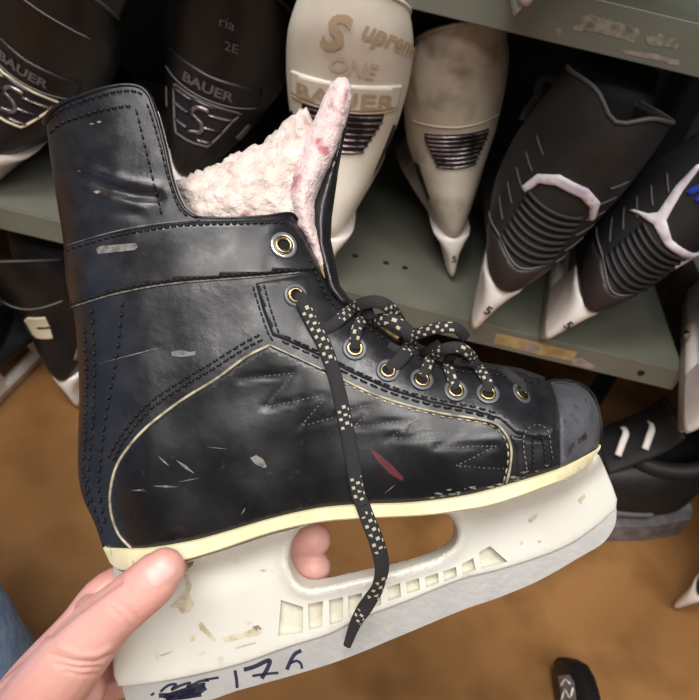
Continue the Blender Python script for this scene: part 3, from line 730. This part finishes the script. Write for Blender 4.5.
def lipdecal(name, poly, m, parent, y=-.0009, th=.0006):
    poly = resample(poly, 5, True); V2, T = tri(poly)
    V = [at_y(p[0], p[1], y) for p in V2]; n = len(V); W = V+[v+Vector((0, th, 0)) for v in V]
    return link(name, W, list(T)+[tuple(n+k for k in reversed(t)) for t in T], m, parent, False)
lipdecal('masking_tape', [(496, 333), (527, 340), (577, 352), (573, 361), (540, 355), (520, 350), (494, 343)], M['tape'], lower)
lipdecal('tape_residue', [(572, 359), (582, 358), (597, 367), (590, 369), (572, 364)], M['tape_residue'], lower)
lipdecal('tape_residue', [(526, 343), (540, 346), (538, 354), (524, 351)], M['tape_residue'], lower, -.0013)
def wobp(p, a): return [(x+random.uniform(-a, a), y+random.uniform(-a, a)) for x, y in resample(p, 4, True)]
lipdecal('paint_chip', wobp([(575, 24), (582, 16), (592, 14), (615, 21), (638, 28), (641, 36), (634, 43), (618, 38), (600, 34), (588, 31), (572, 29)], 1.2), M['chip'], uppers)
lipdecal('paint_chip', wobp([(645, 37), (660, 33), (672, 38), (680, 43), (676, 50), (664, 47), (650, 46)], 1.2), M['chip'], uppers)
lipdecal('paint_chip', wobp([(622, 50), (650, 53), (680, 60), (678, 66), (650, 59), (626, 54)], .8), M['tape_residue'], uppers)
lipdecal('paint_chip', wobp([(555, 29), (561, 27), (562, 33), (556, 36)], .8), M['tape_residue'], uppers)

# ================================================================== BACKGROUND SKATES
TALL = [((-.020, .276), (.068, .225), .040), ((-.014, .240), (.085, .205), .047), ((-.003, .200), (.098, .180), .048), ((.004, .165), (.110, .160), .045), ((.002, .135), (.122, .145), .040),
        ((-.006, .105), (.135, .132), .034), ((-.010, .082), (.150, .124), .028), ((-.002, .062), (.165, .118), .022), ((.03, .058), (.172, .115), .026), ((.09, .060), (.19, .106), .037), ((.15, .062), (.215, .100), .044),
        ((.215, .066), (.245, .094), .042), ((.262, .075), (.265, .085), .015)]
TALL2 = [((-.030, .318), (.060, .265), .040), ((-.026, .285), (.078, .24), .047), ((-.014, .245), (.092, .215), .049), ((-.004, .210), (.104, .19), .048), ((.002, .175), (.116, .165), .045), ((.000, .140), (.13, .148), .039),
         ((-.006, .105), (.145, .13), .031), ((-.002, .068), (.165, .118), .0215)]+TALL[8:]
RIBBED = [((.000, .245), (.078, .232), .044), ((-.001, .222), (.090, .205), .047), ((.002, .190), (.100, .178), .049), ((.003, .165), (.112, .160), .049), ((.001, .135), (.124, .145), .047),
          ((-.006, .105), (.137, .132), .043), ((-.010, .082), (.150, .124), .036), ((-.002, .062), (.165, .118), .028), ((.03, .058), (.172, .115), .030), ((.09, .060), (.19, .106), .040), ((.15, .062), (.215, .100), .047),
          ((.215, .066), (.245, .094), .044), ((.262, .075), (.265, .085), .015)]
class Boot:
    def __init__(self, sec):
        A = np.array([[o[0], o[1], i[0], i[1], w] for o, i, w in sec]); self.A = A; self.n = len(A)
        ks = np.linspace(0, 7, 200); self.ks = ks; self.zs = np.array([self.sec(k)[1] for k in ks])
    def sec(self, k):
        A = self.A; k = min(max(k, 0), self.n-1); i = min(int(k), self.n-2); t = k-i
        p0, p1, p2, p3 = A[max(i-1, 0)], A[i], A[i+1], A[min(i+2, self.n-1)]
        return .5*(2*p1+(p2-p0)*t+(2*p0-5*p1+4*p2-p3)*t*t+(3*p1-p0-3*p2+p3)*t**3)
    def kz(self, z): return float(np.interp(-z, -self.zs, self.ks))
    def S(self, k, th, e=1.0):
        oy, oz, iy, iz, w = self.sec(k); c, sn = math.cos(th), math.sin(th)
        f = lambda v: math.copysign(abs(v)**e, v)
        cc = f(c); ss = f(sn)
        return Vector((w*ss, (oy+iy)/2+(oy-iy)/2*cc, (oz+iz)/2+(oz-iz)/2*cc))
    def pt(self, x, z, off=0.):                      # on the back of the boot: sideways arc x, height z
        k = self.kz(z); w = self.sec(k)[4]; th = x/w
        th = math.copysign(abs(th)**(1/1.0), th)
        p = self.S(k, th, 1.0); a = self.S(k, th+.02, 1.0)-self.S(k, th-.02, 1.0); b = self.S(max(k-.05, 0), th, 1.0)-self.S(k+.05, th, 1.0)
        nn = a.cross(b); nn = nn.normalized() if nn.length else Vector((0, -1, 0))
        return p+nn*off
def boot_patch(bt, poly, off, name, m, parent, step=.004, inset=.0012):
    sc = 1e4; pl = resample([(p[0]*sc, -p[1]*sc) for p in poly], step*sc*.7, True)
    V, T = tri(pl, np.vstack([insetring(pl, inset*sc), gridpts(pl, step*sc, inset*sc*2)])); d = segd(V, list(pl)+[pl[0]])
    W = [bt.pt(p[0]/sc, -p[1]/sc, off*min(1, q/(inset*sc))-(.0012 if q < .5 else 0)) for p, q in zip(V, d)]
    return link(name, W, T, m, parent)
def text_geo(txt, size, shear=0., bold=.0, sx=1.):
    cu = bpy.data.curves.new('t', 'FONT'); cu.body = txt; cu.size = size; cu.shear = shear; cu.align_x = 'CENTER'; cu.offset = bold; cu.resolution_u = 3
    ob = bpy.data.objects.new('t', cu); COL.objects.link(ob); bpy.context.view_layer.update()
    me = bpy.data.meshes.new_from_object(ob.evaluated_get(bpy.context.evaluated_depsgraph_get()))
    V = [(v.co.x*sx, v.co.y, 0) for v in me.vertices]; Fc = [tuple(p.vertices) for p in me.polygons]
    bpy.data.objects.remove(ob); bpy.data.meshes.remove(me); return V, Fc
def subdiv(V, Fc, maxl):
    bm = bmesh.new(); vs = [bm.verts.new(v) for v in V]
    for f in Fc:
        try: bm.faces.new([vs[k] for k in f])
        except ValueError: pass
    for _ in range(3):
        es = [e for e in bm.edges if e.calc_length() > maxl]
        if not es: break
        bmesh.ops.subdivide_edges(bm, edges=es, cuts=1)
    bmesh.ops.triangulate(bm, faces=bm.faces[:]); bm.verts.index_update()
    r = [tuple(v.co) for v in bm.verts], [tuple(v.index for v in f.verts) for f in bm.faces]; bm.free(); return r
def boot_text(bt, txt, x, z, size, m, parent, off=.0024, rot=0., shear=0., bold=.0, name='lettering', sx=1.):
    V, Fc = text_geo(txt, size, shear, bold, sx); V, Fc = subdiv(V, Fc, .006); c, sn = math.cos(rot), math.sin(rot)
    return link(name, [bt.pt(x+v[0]*c-v[1]*sn, z+v[0]*sn+v[1]*c, off) for v in V], Fc, m, parent, False)

def bg_skate(loc, rot, kind, body, label, group=None, holder='b_holder', k0=0., scale=1.07, num=None, feats=(), notch=0., name='rental_skate', fat=1.35):
    sec = [(o, i, w*fat) for o, i, w in {'tall': TALL, 'tall2': TALL2, 'ribbed': RIBBED}[kind]]; bt = Boot(sec)
    root = empty(name, (loc[0], loc[1], loc[2]+.0015)); root.rotation_euler = rot; root.scale = (scale,)*3
    tag(root, label, 'skate', group)
    NK, NT = 60, 40; V = []; Fc = []
    for i in range(NK+1):
        k = k0+(bt.n-1-k0)*i/NK
        for j in range(NT):
            th = 2*math.pi*j/NT; kk_ = k
            if notch: kk_ = k+notch*math.exp(-(min(th, 2*math.pi-th)/.42)**2)*max(0, 1-(k-k0)/2.2)
            V.append(bt.S(kk_, th))
    for i in range(NK):
        for j in range(NT): Fc.append((i*NT+j, (i+1)*NT+j, (i+1)*NT+(j+1) % NT, i*NT+(j+1) % NT))
    Fc.append(tuple(NK*NT+j for j in range(NT-1, -1, -1)))
    bo = link('boot', V, Fc, M[body], root); so = bo.modifiers.new('t', 'SOLIDIFY'); so.thickness = .005; so.offset = -1
    # collar rim
    rimP = [Vector(V[j]) for j in range(NT)]+[Vector(V[0]), Vector(V[1])]
    Vr, Fr = sweep(rimP, .0018, n=8, caps=False); link('collar_trim', Vr, Fr, M['b_trim_dark'] if body != 'b_white' and body != 'b_dirty' else M[body], root)
    # tongue
    th_ = 1. if kind == 'tall' else .25
    tp = [bt.S(k0+1.2, math.pi)+Vector((0, -.012, -.02)), bt.S(k0, math.pi)+Vector((0, -.004, .0)), bt.S(k0, math.pi)+Vector((0, .012, .045*th_)), bt.S(k0, math.pi)+Vector((0, .03, .066*th_))]
    Vt, Ft = sweep(catmull(tp, 5), .034*fat, .006, up=Vector((0, 1, .4)), n=14); link('tongue', Vt, Ft, M['b_matte'], root)
    # holder: two towers on a bridge, lofted by height
    def tower(prof):
        V = []; Fc = []; n = 20
        for (y0, y1, w, z_) in prof:
            for j in range(n):
                a = 2*math.pi*j/n; f = lambda v, e: math.copysign(abs(v)**e, v)
                V.append(Vector((w*f(math.sin(a), .8), (y0+y1)/2+(y1-y0)/2*f(math.cos(a), .6), z_)))
        for i in range(len(prof)-1):
            for j in range(n): Fc.append((i*n+j, i*n+(j+1) % n, (i+1)*n+(j+1) % n, (i+1)*n+j))
        Fc.append(tuple(range(n-1, -1, -1))); Fc.append(tuple((len(prof)-1)*n+j for j in range(n))); return V, Fc
    g = G()
    g.add(*tower([(.000, .10, .0055, .010), (-.002, .10, .0065, .016), (-.004, .095, .008, .028), (-.006, .09, .0105, .042), (-.006, .088, .015*fat, .054), (-.004, .088, .020*fat, .062), (-.002, .088, .021*fat, .066)]))
    g.add(*tower([(.17, .272, .0055, .012), (.165, .272, .0065, .018), (.16, .27, .009, .035), (.155, .265, .016, .052), (.15, .262, .028, .064), (.15, .262, .030, .068)]))
    g.add(*tower([(.06, .2, .005, .010), (.06, .2, .006, .014), (.06, .2, .006, .026)]))
    ho = g.build('blade_holder', M[holder], root)
    g = G(); g.add(*tower([(.012, .255, .0016, 0), (.004, .268, .0016, .006), (.002, .275, .0016, .014)])); g.build('steel_runner', M['steel'], root)
    if num:
        Vn, Fn = text_geo(num, .013, 0, .0003)
        link('size_number', [(v[0], -.0062-abs(v[0])*.02-.0006, .036+v[1]) for v in Vn], Fn, M['marker'], ho, False)
    for f in feats: f(bt, root)
    return root

# feature makers -----------------------------------------------------
def f_band(z0, z1, txt, m, lm, size=.013, tx=0., half=.055, trim='b_trim', edge=True, sx=1.2):
    def f(bt, r):
        b = boot_patch(bt, [(-half, z0+.004), (0, z0), (half, z0+.004), (half, z1+.004), (0, z1), (-half, z1+.004)], .0016, 'heel_band', M[m], r)
        boot_text(bt, txt, tx, (z0+z1)/2-size*.34, size, M[lm], b, .0030, bold=.0004, sx=sx)
        if edge:
            for zz in (z0,):
                P = [bt.pt(x, zz+.004*(x/half)**2, .0014) for x in np.linspace(-half, half, 24)]; V, Fc = sweep(P, .0007, n=6); link('band_edge', V, Fc, M[trim], b)
    return f
def f_window(z0, z1, half, frame, fill='b_chrome_dark', bar='b_chrome', n=6, x0=0., squeeze=.55, s_shape=False, half2=None):
    def f(bt, r):
        hb = half*squeeze
        poly = [(x0-half, z1), (x0+half, z1), (x0+half*.96, z1-.010), (x0+hb, z0+.002), (x0+hb*.6, z0), (x0-hb*.6, z0), (x0-hb, z0+.002), (x0-half*.96, z1-.010)]
        if frame:
            pp = smooth2(poly+[poly[0]], 3); P = [bt.pt(x, z, .0012) for x, z in pp]; V, Fc = sweep(P, .0013, n=6); fr = link('window_frame', V, Fc, M[frame], r)
        w = boot_patch(bt, poly, .0008, 'heel_window', M[fill], r)
        for i in range(n):
            z = z0+.004+(z1-z0-.007)*i/(n-1); t = (z-z0)/(z1-z0); h = (hb+(half-hb)*min(1, t*1.3))*.92
            xs = np.linspace(x0-h, x0+h, 12)
            if s_shape: xs = np.linspace(x0-h, x0-h*.35, 6) if i % 2 else np.linspace(x0+h*.25, x0+h, 6)
            V, Fc = sweep([bt.pt(x, z, .0014) for x in xs], .0016, .0011, n=8); link('window_bar', V, Fc, M[bar], w)
        if s_shape:
            P = [bt.pt(x0+h_*half, z0+(z1-z0)*v_, .002) for h_, v_ in ((.22, .85), (-.12, .82), (-.2, .62), (.12, .5), (.18, .3), (-.15, .2))]
            V, Fc = sweep(catmull(P, 4), .0022, .0012, n=8, up=Vector((0, -1, 0))); link('window_emblem', V, Fc, M[bar], w)
    return f
def f_side(x0, x1, z0, z1, m, mirror=True, name='side_insert'):
    def f(bt, r):
        for sg in ((1, -1) if mirror else (1,)):
            boot_patch(bt, [(sg*x0, z1*.4+z0*.6), (sg*(x0+.004), z0+.006), (sg*(x0*.5+x1*.5), z0), (sg*x1, z0+.01), (sg*x1, z1-.004), (sg*(x0*.4+x1*.6), z1)], .0008, name, M[m], r)
    return f
def f_text(txt, x, z, size, m, rot=0., shear=0., bold=.0):
    return lambda bt, r: boot_text(bt, txt, x, z, size, M[m], r, .0024, rot, shear, bold)
def f_line(pts, m, rad=.0008, name='seam', rb=None, off=.0006):
    def f(bt, r):
        P = [bt.pt(x, z, off) for x, z in smooth2(pts, 6)]; V, Fc = sweep(P, rad, rb or rad, n=6, up=Vector((0, -1, 0))); link(name, V, Fc, M[m], r)
    return f
def f_patch(poly, m, name, off=.0012): return lambda bt, r: boot_patch(bt, poly, off, name, M[m], r)
def f_ribs(z0, z1, n, half, m='b_matte'):
    def f(bt, r):
        for i in range(n):
            z = z0+(z1-z0)*i/(n-1)
            V, Fc = sweep([bt.pt(x, z-.006*(1-(x/half)**2)*.6, .0012) for x in np.linspace(-half, half, 16)], .0019, .0022, n=8, up=Vector((0, -1, 0))); link('rib', V, Fc, M[m], r)
        for sg in (1, -1):
            for i in range(5):
                z = z0+.004+i*.017; V, Fc = sweep([bt.pt(sg*x, z+(x-half)*.6, .0004) for x in np.linspace(half+.006, half+.022, 10)], .0010, .0010, n=8, up=Vector((0, -1, 0))); link('side_rib', V, Fc, M['b_trim_dark'], r)
    return f
D2 = math.radians
GS = 'hockey skates standing heel-out on the lower shelf'
pA = at_z(2, 186, ZL); pB = at_z(186, 215, ZL); pC = at_z(330, 243, ZL); pD = at_z(452, 284, ZL); pE = at_z(468, 338, ZL); pF = at_z(538, 346, ZL)
bg_skate(at_z(-22, 197, ZL), (0, D2(24), 0), 'tall', 'b_black', 'glossy black skate leaning right, leftmost on the lower shelf, pale-framed heel window', GS,
         feats=[f_band(.150, .174, 'BAUER', 'b_black', 'b_letter_grey'), f_window(.108, .146, .036, 'b_beige', s_shape=True), f_line([(-.05, .235), (0, .232), (.05, .235)], 'b_trim', .0006)])
bg_skate(at_z(170, 224, ZL), (0, D2(12), D2(0)), 'tall', 'b_black', 'black skate with dusty writing up its back, beside the cream-coloured skate', GS,
         feats=[f_band(.150, .174, 'BAUER', 'b_black', 'b_letter_grey', .014), f_window(.106, .146, .034, 'b_letter_grey', s_shape=True), f_text('ria', .006, .228, .014, 'b_letter_grey', .1), f_text('2E', .014, .208, .013, 'b_letter_grey', .1), f_side(.042, .058, .10, .13, 'b_trim')])
bg_skate(at_z(324, 288, ZL), (D2(2), D2(-4), D2(5)), 'tall2', 'b_white', 'cream skate with tan lettering across its tall back, behind the pink fleece tongue', GS, scale=1.0, fat=1.2,
         feats=[f_band(.206, .234, 'BAUER', 'b_white', 'b_letter', .022, half=.062, sx=1.5, trim='b_letter'), f_window(.160, .205, .044, None, n=7), f_text('S', -.016, .268, .042, 'b_letter', -.1, .25, .0014), f_text('upreme', .042, .276, .022, 'b_letter', -.16, .2, .0006),
                f_text('ONE', .004, .246, .020, 'b_letter_worn', -.08, .2, .0004), f_side(.046, .07, .09, .19, 'b_black')])
skD = bg_skate(pD, (0, D2(-14), D2(11)), 'tall2', 'b_dirty', 'dirty greyish-cream skate with a ribbed smoky heel window, standing right of the shelf holes', GS, num='5', scale=.95, fat=1.12,
         feats=[f_line([(-.06, .212), (0, .206), (.06, .212)], 'b_letter', .0008), f_window(.154, .198, .040, None, n=8), f_side(.030, .058, .074, .150, 'b_black')])
fe_ = [f_patch([(-.040, .066), (.040, .066), (.044, .088), (.026, .100), (0, .092), (-.026, .100), (-.044, .088)], 'brownblack', 'heel_cap', .0012), f_line([(-.05, .094), (-.028, .102), (0, .094), (.028, .102), (.05, .094)], 'b_trim', .0008),
       f_ribs(.106, .150, 8, .026)]
skE = bg_skate(pE, (D2(0), D2(11), D2(-6)), 'ribbed', 'b_matte', 'black ribbed skate with a white chevron on its heel, next to the dirty cream skate', GS, num='5', notch=.7, fat=1.04, scale=1.15,
         feats=fe_+[f_patch([(-.034, .148), (-.027, .146), (-.022, .160), (-.010, .166), (.012, .166), (.026, .160), (.036, .146), (.040, .150), (.032, .168), (.014, .176), (-.012, .176), (-.028, .166)], 'b_trim_white', 'heel_chevron', .0022)])
bg_skate(pF, (D2(0), D2(24), D2(-8)), 'ribbed', 'b_matte', 'black ribbed skate with blue lettering and forked white heel trim, rightmost on the lower shelf', GS, num='5', notch=.7, fat=.9, scale=1.12,
         feats=fe_+[f_patch([(-.046, .140), (-.040, .150), (-.030, .158), (-.026, .165), (-.034, .19), (-.038, .215), (-.034, .216), (-.026, .19), (-.016, .166), (.0, .158), (.030, .158), (.050, .164), (.052, .158), (.044, .152), (.034, .140), (.026, .130), (.030, .142), (.030, .150), (0, .150), (-.020, .155), (-.034, .150)], 'b_trim_white', 'heel_trim', .0022),
                    *[f_patch([(x_, .192), (x_+.0065, .192), (x_+.0095, .208), (x_+.003, .208)], 'blue', 'blue_lettering', .002) for x_ in (-.026, -.017, -.008, .001)]])
def stray(root, name, pts, y, r, m):
    bpy.context.view_layer.update(); iv = root.matrix_world.inverted()
    P = catmull([iv @ at_y(px, py, y) for px, py in pts], 5); Vr, Fr = sweep(P, r, r*.4, n=8, up=Vector((0, -1, .3))); link(name, Vr, Fr, m, root)
stray(skD, 'lace', [(556, 80), (545, 78), (539, 84), (537, 96), (528, 108), (522, 120)], .12, .0045, M['b_trim'])
stray(skE, 'lace', [(630, 52), (612, 68), (596, 82), (587, 97)], .17, .0075, M['tape_residue'])
# neighbours: upper shelf, rack to the right, floor row
GU = None
pU = at_z(514, 24, ZU)
bg_skate((pU.x, pU.y, ZU), (0, D2(14), D2(0)), 'tall', 'b_black', 'skate on the upper shelf showing only its white holder heel over the shelf edge')
pK = at_z(677, 440, ZL)
GF = 'skates standing on the floor under the shelf'
pG = at_z(79, 412, 0); pH = at_z(-30, 436, 0); pLr = at_z(669, 611, 0)
bg_skate(pG, (0, D2(-17), D2(0)), 'tall', 'b_black', 'black skate on the floor at left with a beige squared emblem on its heel', GF, fat=1.3, scale=.92,
         feats=[f_line([(-.05, .197), (0, .190), (.05, .197)], 'b_trim', .001), f_patch([(-.022, .142), (-.016, .136), (.012, .136), (.015, .174), (-.012, .174), (-.024, .166)], 'b_beige', 'heel_emblem', .0016),
                f_patch([(-.006, .153), (.016, .153), (.016, .158), (-.006, .158)], 'b_black', 'emblem_slot', .0022), f_side(.026, .05, .075, .115, 'b_trim')])
bg_skate(pH, (0, D2(-15), D2(-6)), 'tall', 'b_black', 'black floor skate at the far left edge showing the side of its white holder', GF, fat=1.1, scale=.92)
bg_skate(pLr, (0, D2(10), D2(-46)), 'ribbed', 'b_black', 'black skate on the floor at the right edge with a white holder heel', GF, fat=.9, scale=.95)
nr = empty('neighbour_rack', (0, 0, 0))
nr.name = 'shelf_rack.001'; tag(nr, 'neighbouring shelf rack just beyond the right edge of the photo', 'shelf rack')
XN = XR+.075
g = G(); g.box((XN+.4, .17, ZL-.0015), (.4, .21, .0015)); g.box((XN+.4, -.039, ZL-.015), (.4, .0015, .015)); g.build('shelf', M['shelf'], nr, False)
for y in (.37,):
    g = G(); g.box((XN+.012, y, .5), (.012, .0015, .5)); g.build('post', M['hole'], nr, False)
bg_skate((pK.x, pK.y, ZL), (0, D2(16), D2(-14)), 'tall', 'b_black', 'skate on the neighbouring rack, only its pinkish white heel in view', None, fat=.9)

# ---- low black shoe on the floor at right
SH = [((0, .125), (.095, .098), .036), ((-.005, .10), (.112, .092), .041), ((-.006, .06), (.14, .085), .042), ((.0, .024), (.17, .078), .038), ((.05, .016), (.19, .07), .040), ((.12, .016), (.21, .062), .048), ((.2, .018), (.24, .05), .045), ((.27, .03), (.275, .038), .018)]
class Shoe(Boot):
    def __init__(self, sec):
        self.A = np.array([[o[0], o[1], i[0], i[1], w] for o, i, w in sec]); self.n = len(self.A)
ls = Shoe(SH); p0 = at_z(690, 548, 0)
low = empty('shoe', (p0.x-.025, p0.y+.053, 0)); low.rotation_euler = (0, 0, D2(98)); low.scale = (1.3,)*3
tag(low, 'low black shoe with grey trim and pale lace loops on the floor at right', 'shoe')
NK, NT = 50, 40; V = []; Fc = []
for i in range(NK+1):
    for j in range(NT): V.append(ls.S((ls.n-1)*i/NK, 2*math.pi*j/NT))
for i in range(NK):
    for j in range(NT): Fc.append((i*NT+j, (i+1)*NT+j, (i+1)*NT+(j+1) % NT, i*NT+(j+1) % NT))
Fc.append(tuple(NK*NT+j for j in range(NT-1, -1, -1)))
lb = link('shoe_upper', V, Fc, M['b_matte'], low); so = lb.modifiers.new('t', 'SOLIDIFY'); so.thickness = .004; so.offset = -1
rp_ = [Vector(V[j % NT]) for j in range(NT+2)]; Vr, Fr = sweep(rp_, .0085, n=12, caps=False); link('padded_collar', Vr, Fr, M['b_matte'], low)
tp = [Vector((0, .115, .085)), Vector((0, .095, .105)), Vector((0, .075, .128)), Vector((0, .066, .150))]
Vt, Ft = sweep(catmull(tp, 5), .030, .006, up=Vector((0, 1, .4)), n=14); link('tongue', Vt, Ft, M['b_matte'], low)
V = []; Fc = []; so_prof = [(0, .012, .030), (.008, .028, .030), (.05, .041, .028), (.12, .051, .026), (.2, .048, .026), (.25, .036, .030), (.272, .020, .034), (.282, .006, .036)]
for (y, w, zt) in so_prof: V += [Vector((-w, y-.012, .001)), Vector((w, y-.012, .001)), Vector((w, y-.012, zt)), Vector((-w, y-.012, zt))]
for i in range(len(so_prof)-1):
    for k in range(4): Fc.append((i*4+k, i*4+(k+1) % 4, (i+1)*4+(k+1) % 4, (i+1)*4+k))
Fc += [(3, 2, 1, 0), tuple((len(so_prof)-1)*4+k for k in range(4))]
link('shoe_sole', V, Fc, M['grey_patch'], low, False)
for pts in (((5.7, 2.5), (5.1, 2.35), (4.6, 2.0), (4.2, 1.6), (3.7, 1.25), (3.1, 1.05)), ((6.4, 2.2), (5.7, 1.85), (5.1, 1.55), (4.6, 1.3), (4.1, 1.1), (3.5, .95))):
    for sg in (1, -1):
        P = [ls.S(k, sg*t)+Vector((sg*.0012, 0, .0012)) for k, t in smooth2(pts, 6)]
        Vr, Fr = sweep(P, .0028, n=8); link('grey_trim', Vr, Fr, M['b_trim'], low)
for y, z in ((.084, .124), (.106, .110)):
    P = catmull([Vector((-.022, y+.006, z-.004)), Vector((-.012, y+.002, z+.004)), Vector((.0, y-.004, z+.007)), Vector((.010, y-.006, z+.004))], 5)
    Vr, Fr = sweep(P, .0036, .002, n=8); link('lace', Vr, Fr, M['b_holder'], low)

# ---- dark pointed shoe tip at the bottom edge
ps = at_z(570, 690, 0)
shoe = empty('shoe', (ps.x, ps.y, 0)); tag(shoe, 'black pointed shoe tip with a grey lettered side, poking in at the bottom edge', 'shoe')
rows = [(555, 660, 557, 660.5), (555.5, 663, 566, 662.5), (556, 668, 575, 667.5), (557.5, 677, 583, 677), (560, 690, 588.5, 690), (563, 705, 591, 705), (566, 730, 594, 730), (564, 770, 598, 770), (556, 840, 604, 840), (552, 900, 604, 900), (556, 935, 596, 935)]
V = []; Fc = []; n = 24
def prow(a, b, c, d, zl):
    l = at_z(a, b, .03); r = at_z(c, d, .03); m_ = (l+r)/2; return m_-Vector((ps.x, ps.y, 0)), (r-l)/2
for i, q in enumerate(rows):
    m_, h = prow(*q, 0); zt = min(.05+.004*i, .078); zb = .004 if i > 1 else .012
    for j in range(n):
        a = 2*math.pi*j/n; f = lambda v, e: math.copysign(abs(v)**e, v); k = .8 if i else .7
        zc = .030; hh = (zt-zc) if math.sin(a) > 0 else (zc-zb)
        V.append(Vector((m_.x, m_.y, zc))+h*f(math.cos(a), .75)+Vector((0, 0, hh*f(math.sin(a), .75)*min(1, .4+.2*i))))
for i in range(len(rows)-1):
    for j in range(n): Fc.append((i*n+j, (i+1)*n+j, (i+1)*n+(j+1) % n, i*n+(j+1) % n))
Fc.append(tuple(range(n))); Fc.append(tuple((len(rows)-1)*n+j for j in range(n-1, -1, -1)))
sbd = link('shoe_body', V, Fc, M['b_black'], shoe)
bvs = BVHTree.FromPolygons([Vector(v)+Vector((ps.x, ps.y, 0)) for v in V], Fc)
def onshoe(px, py, off=.0008):
    h = bvs.ray_cast(CAM, ray(px, py).normalized()); q = h[0]+h[1].normalized()*off*(1 if h[1].dot(ray(px, py)) < 0 else -1) if h[0] is not None else at_z(px, py, .05); return q-Vector((ps.x, ps.y, 0))
pl = resample([(558, 676), (570, 675), (575, 683), (577, 699), (577, 706), (564, 706), (561, 692)], 4, True); V2, T = tri(pl, gridpts(pl, 4, 1.5))
pt_ = link('side_patch', [onshoe(*p) for p in V2], T, M['grey_patch'], shoe)
for ln in ([(563, 700), (566, 690), (571, 698), (574, 688)], [(562, 686), (566, 680), (571, 684)]):
    P = [onshoe(x, y, .0016) for x, y in smooth2(ln, 3)]; Vr, Fr = sweep(P, .0012, n=6); link('lettering', Vr, Fr, M['b_holder'], pt_)

# ================================================================== LIGHT
def area(loc, target, sx, sy, e, col=(1, .97, .935)):
    l = bpy.data.lights.new('ceiling_light', 'AREA'); l.shape = 'RECTANGLE'; l.size = sx; l.size_y = sy; l.energy = e; l.color = col
    o = bpy.data.objects.new('ceiling_light', l); COL.objects.link(o); o.location = loc
    o.rotation_euler = (Vector(target)-Vector(loc)).to_track_quat('-Z', 'Y').to_euler(); return o
area((-.5, -1.0, 2.55), (-.5, -1.0, 0), 1.2, .6, 40)
area((1.1, -1.3, 2.55), (1.1, -1.3, 0), 1.2, .6, 20)
area((-.1, -2.15, 2.55), (-.1, -2.15, 0), 1.2, .6, 34)
w = bpy.data.worlds.new('world'); scene.world = w; w.use_nodes = True
w.node_tree.nodes['Background'].inputs[0].default_value = (1, .98, .95, 1); w.node_tree.nodes['Background'].inputs[1].default_value = .085
scene.view_settings.view_transform = 'Standard'; scene.view_settings.look = 'None'; scene.view_settings.gamma = 1
scene.view_settings.use_curve_mapping = False; scene.view_settings.exposure = .4
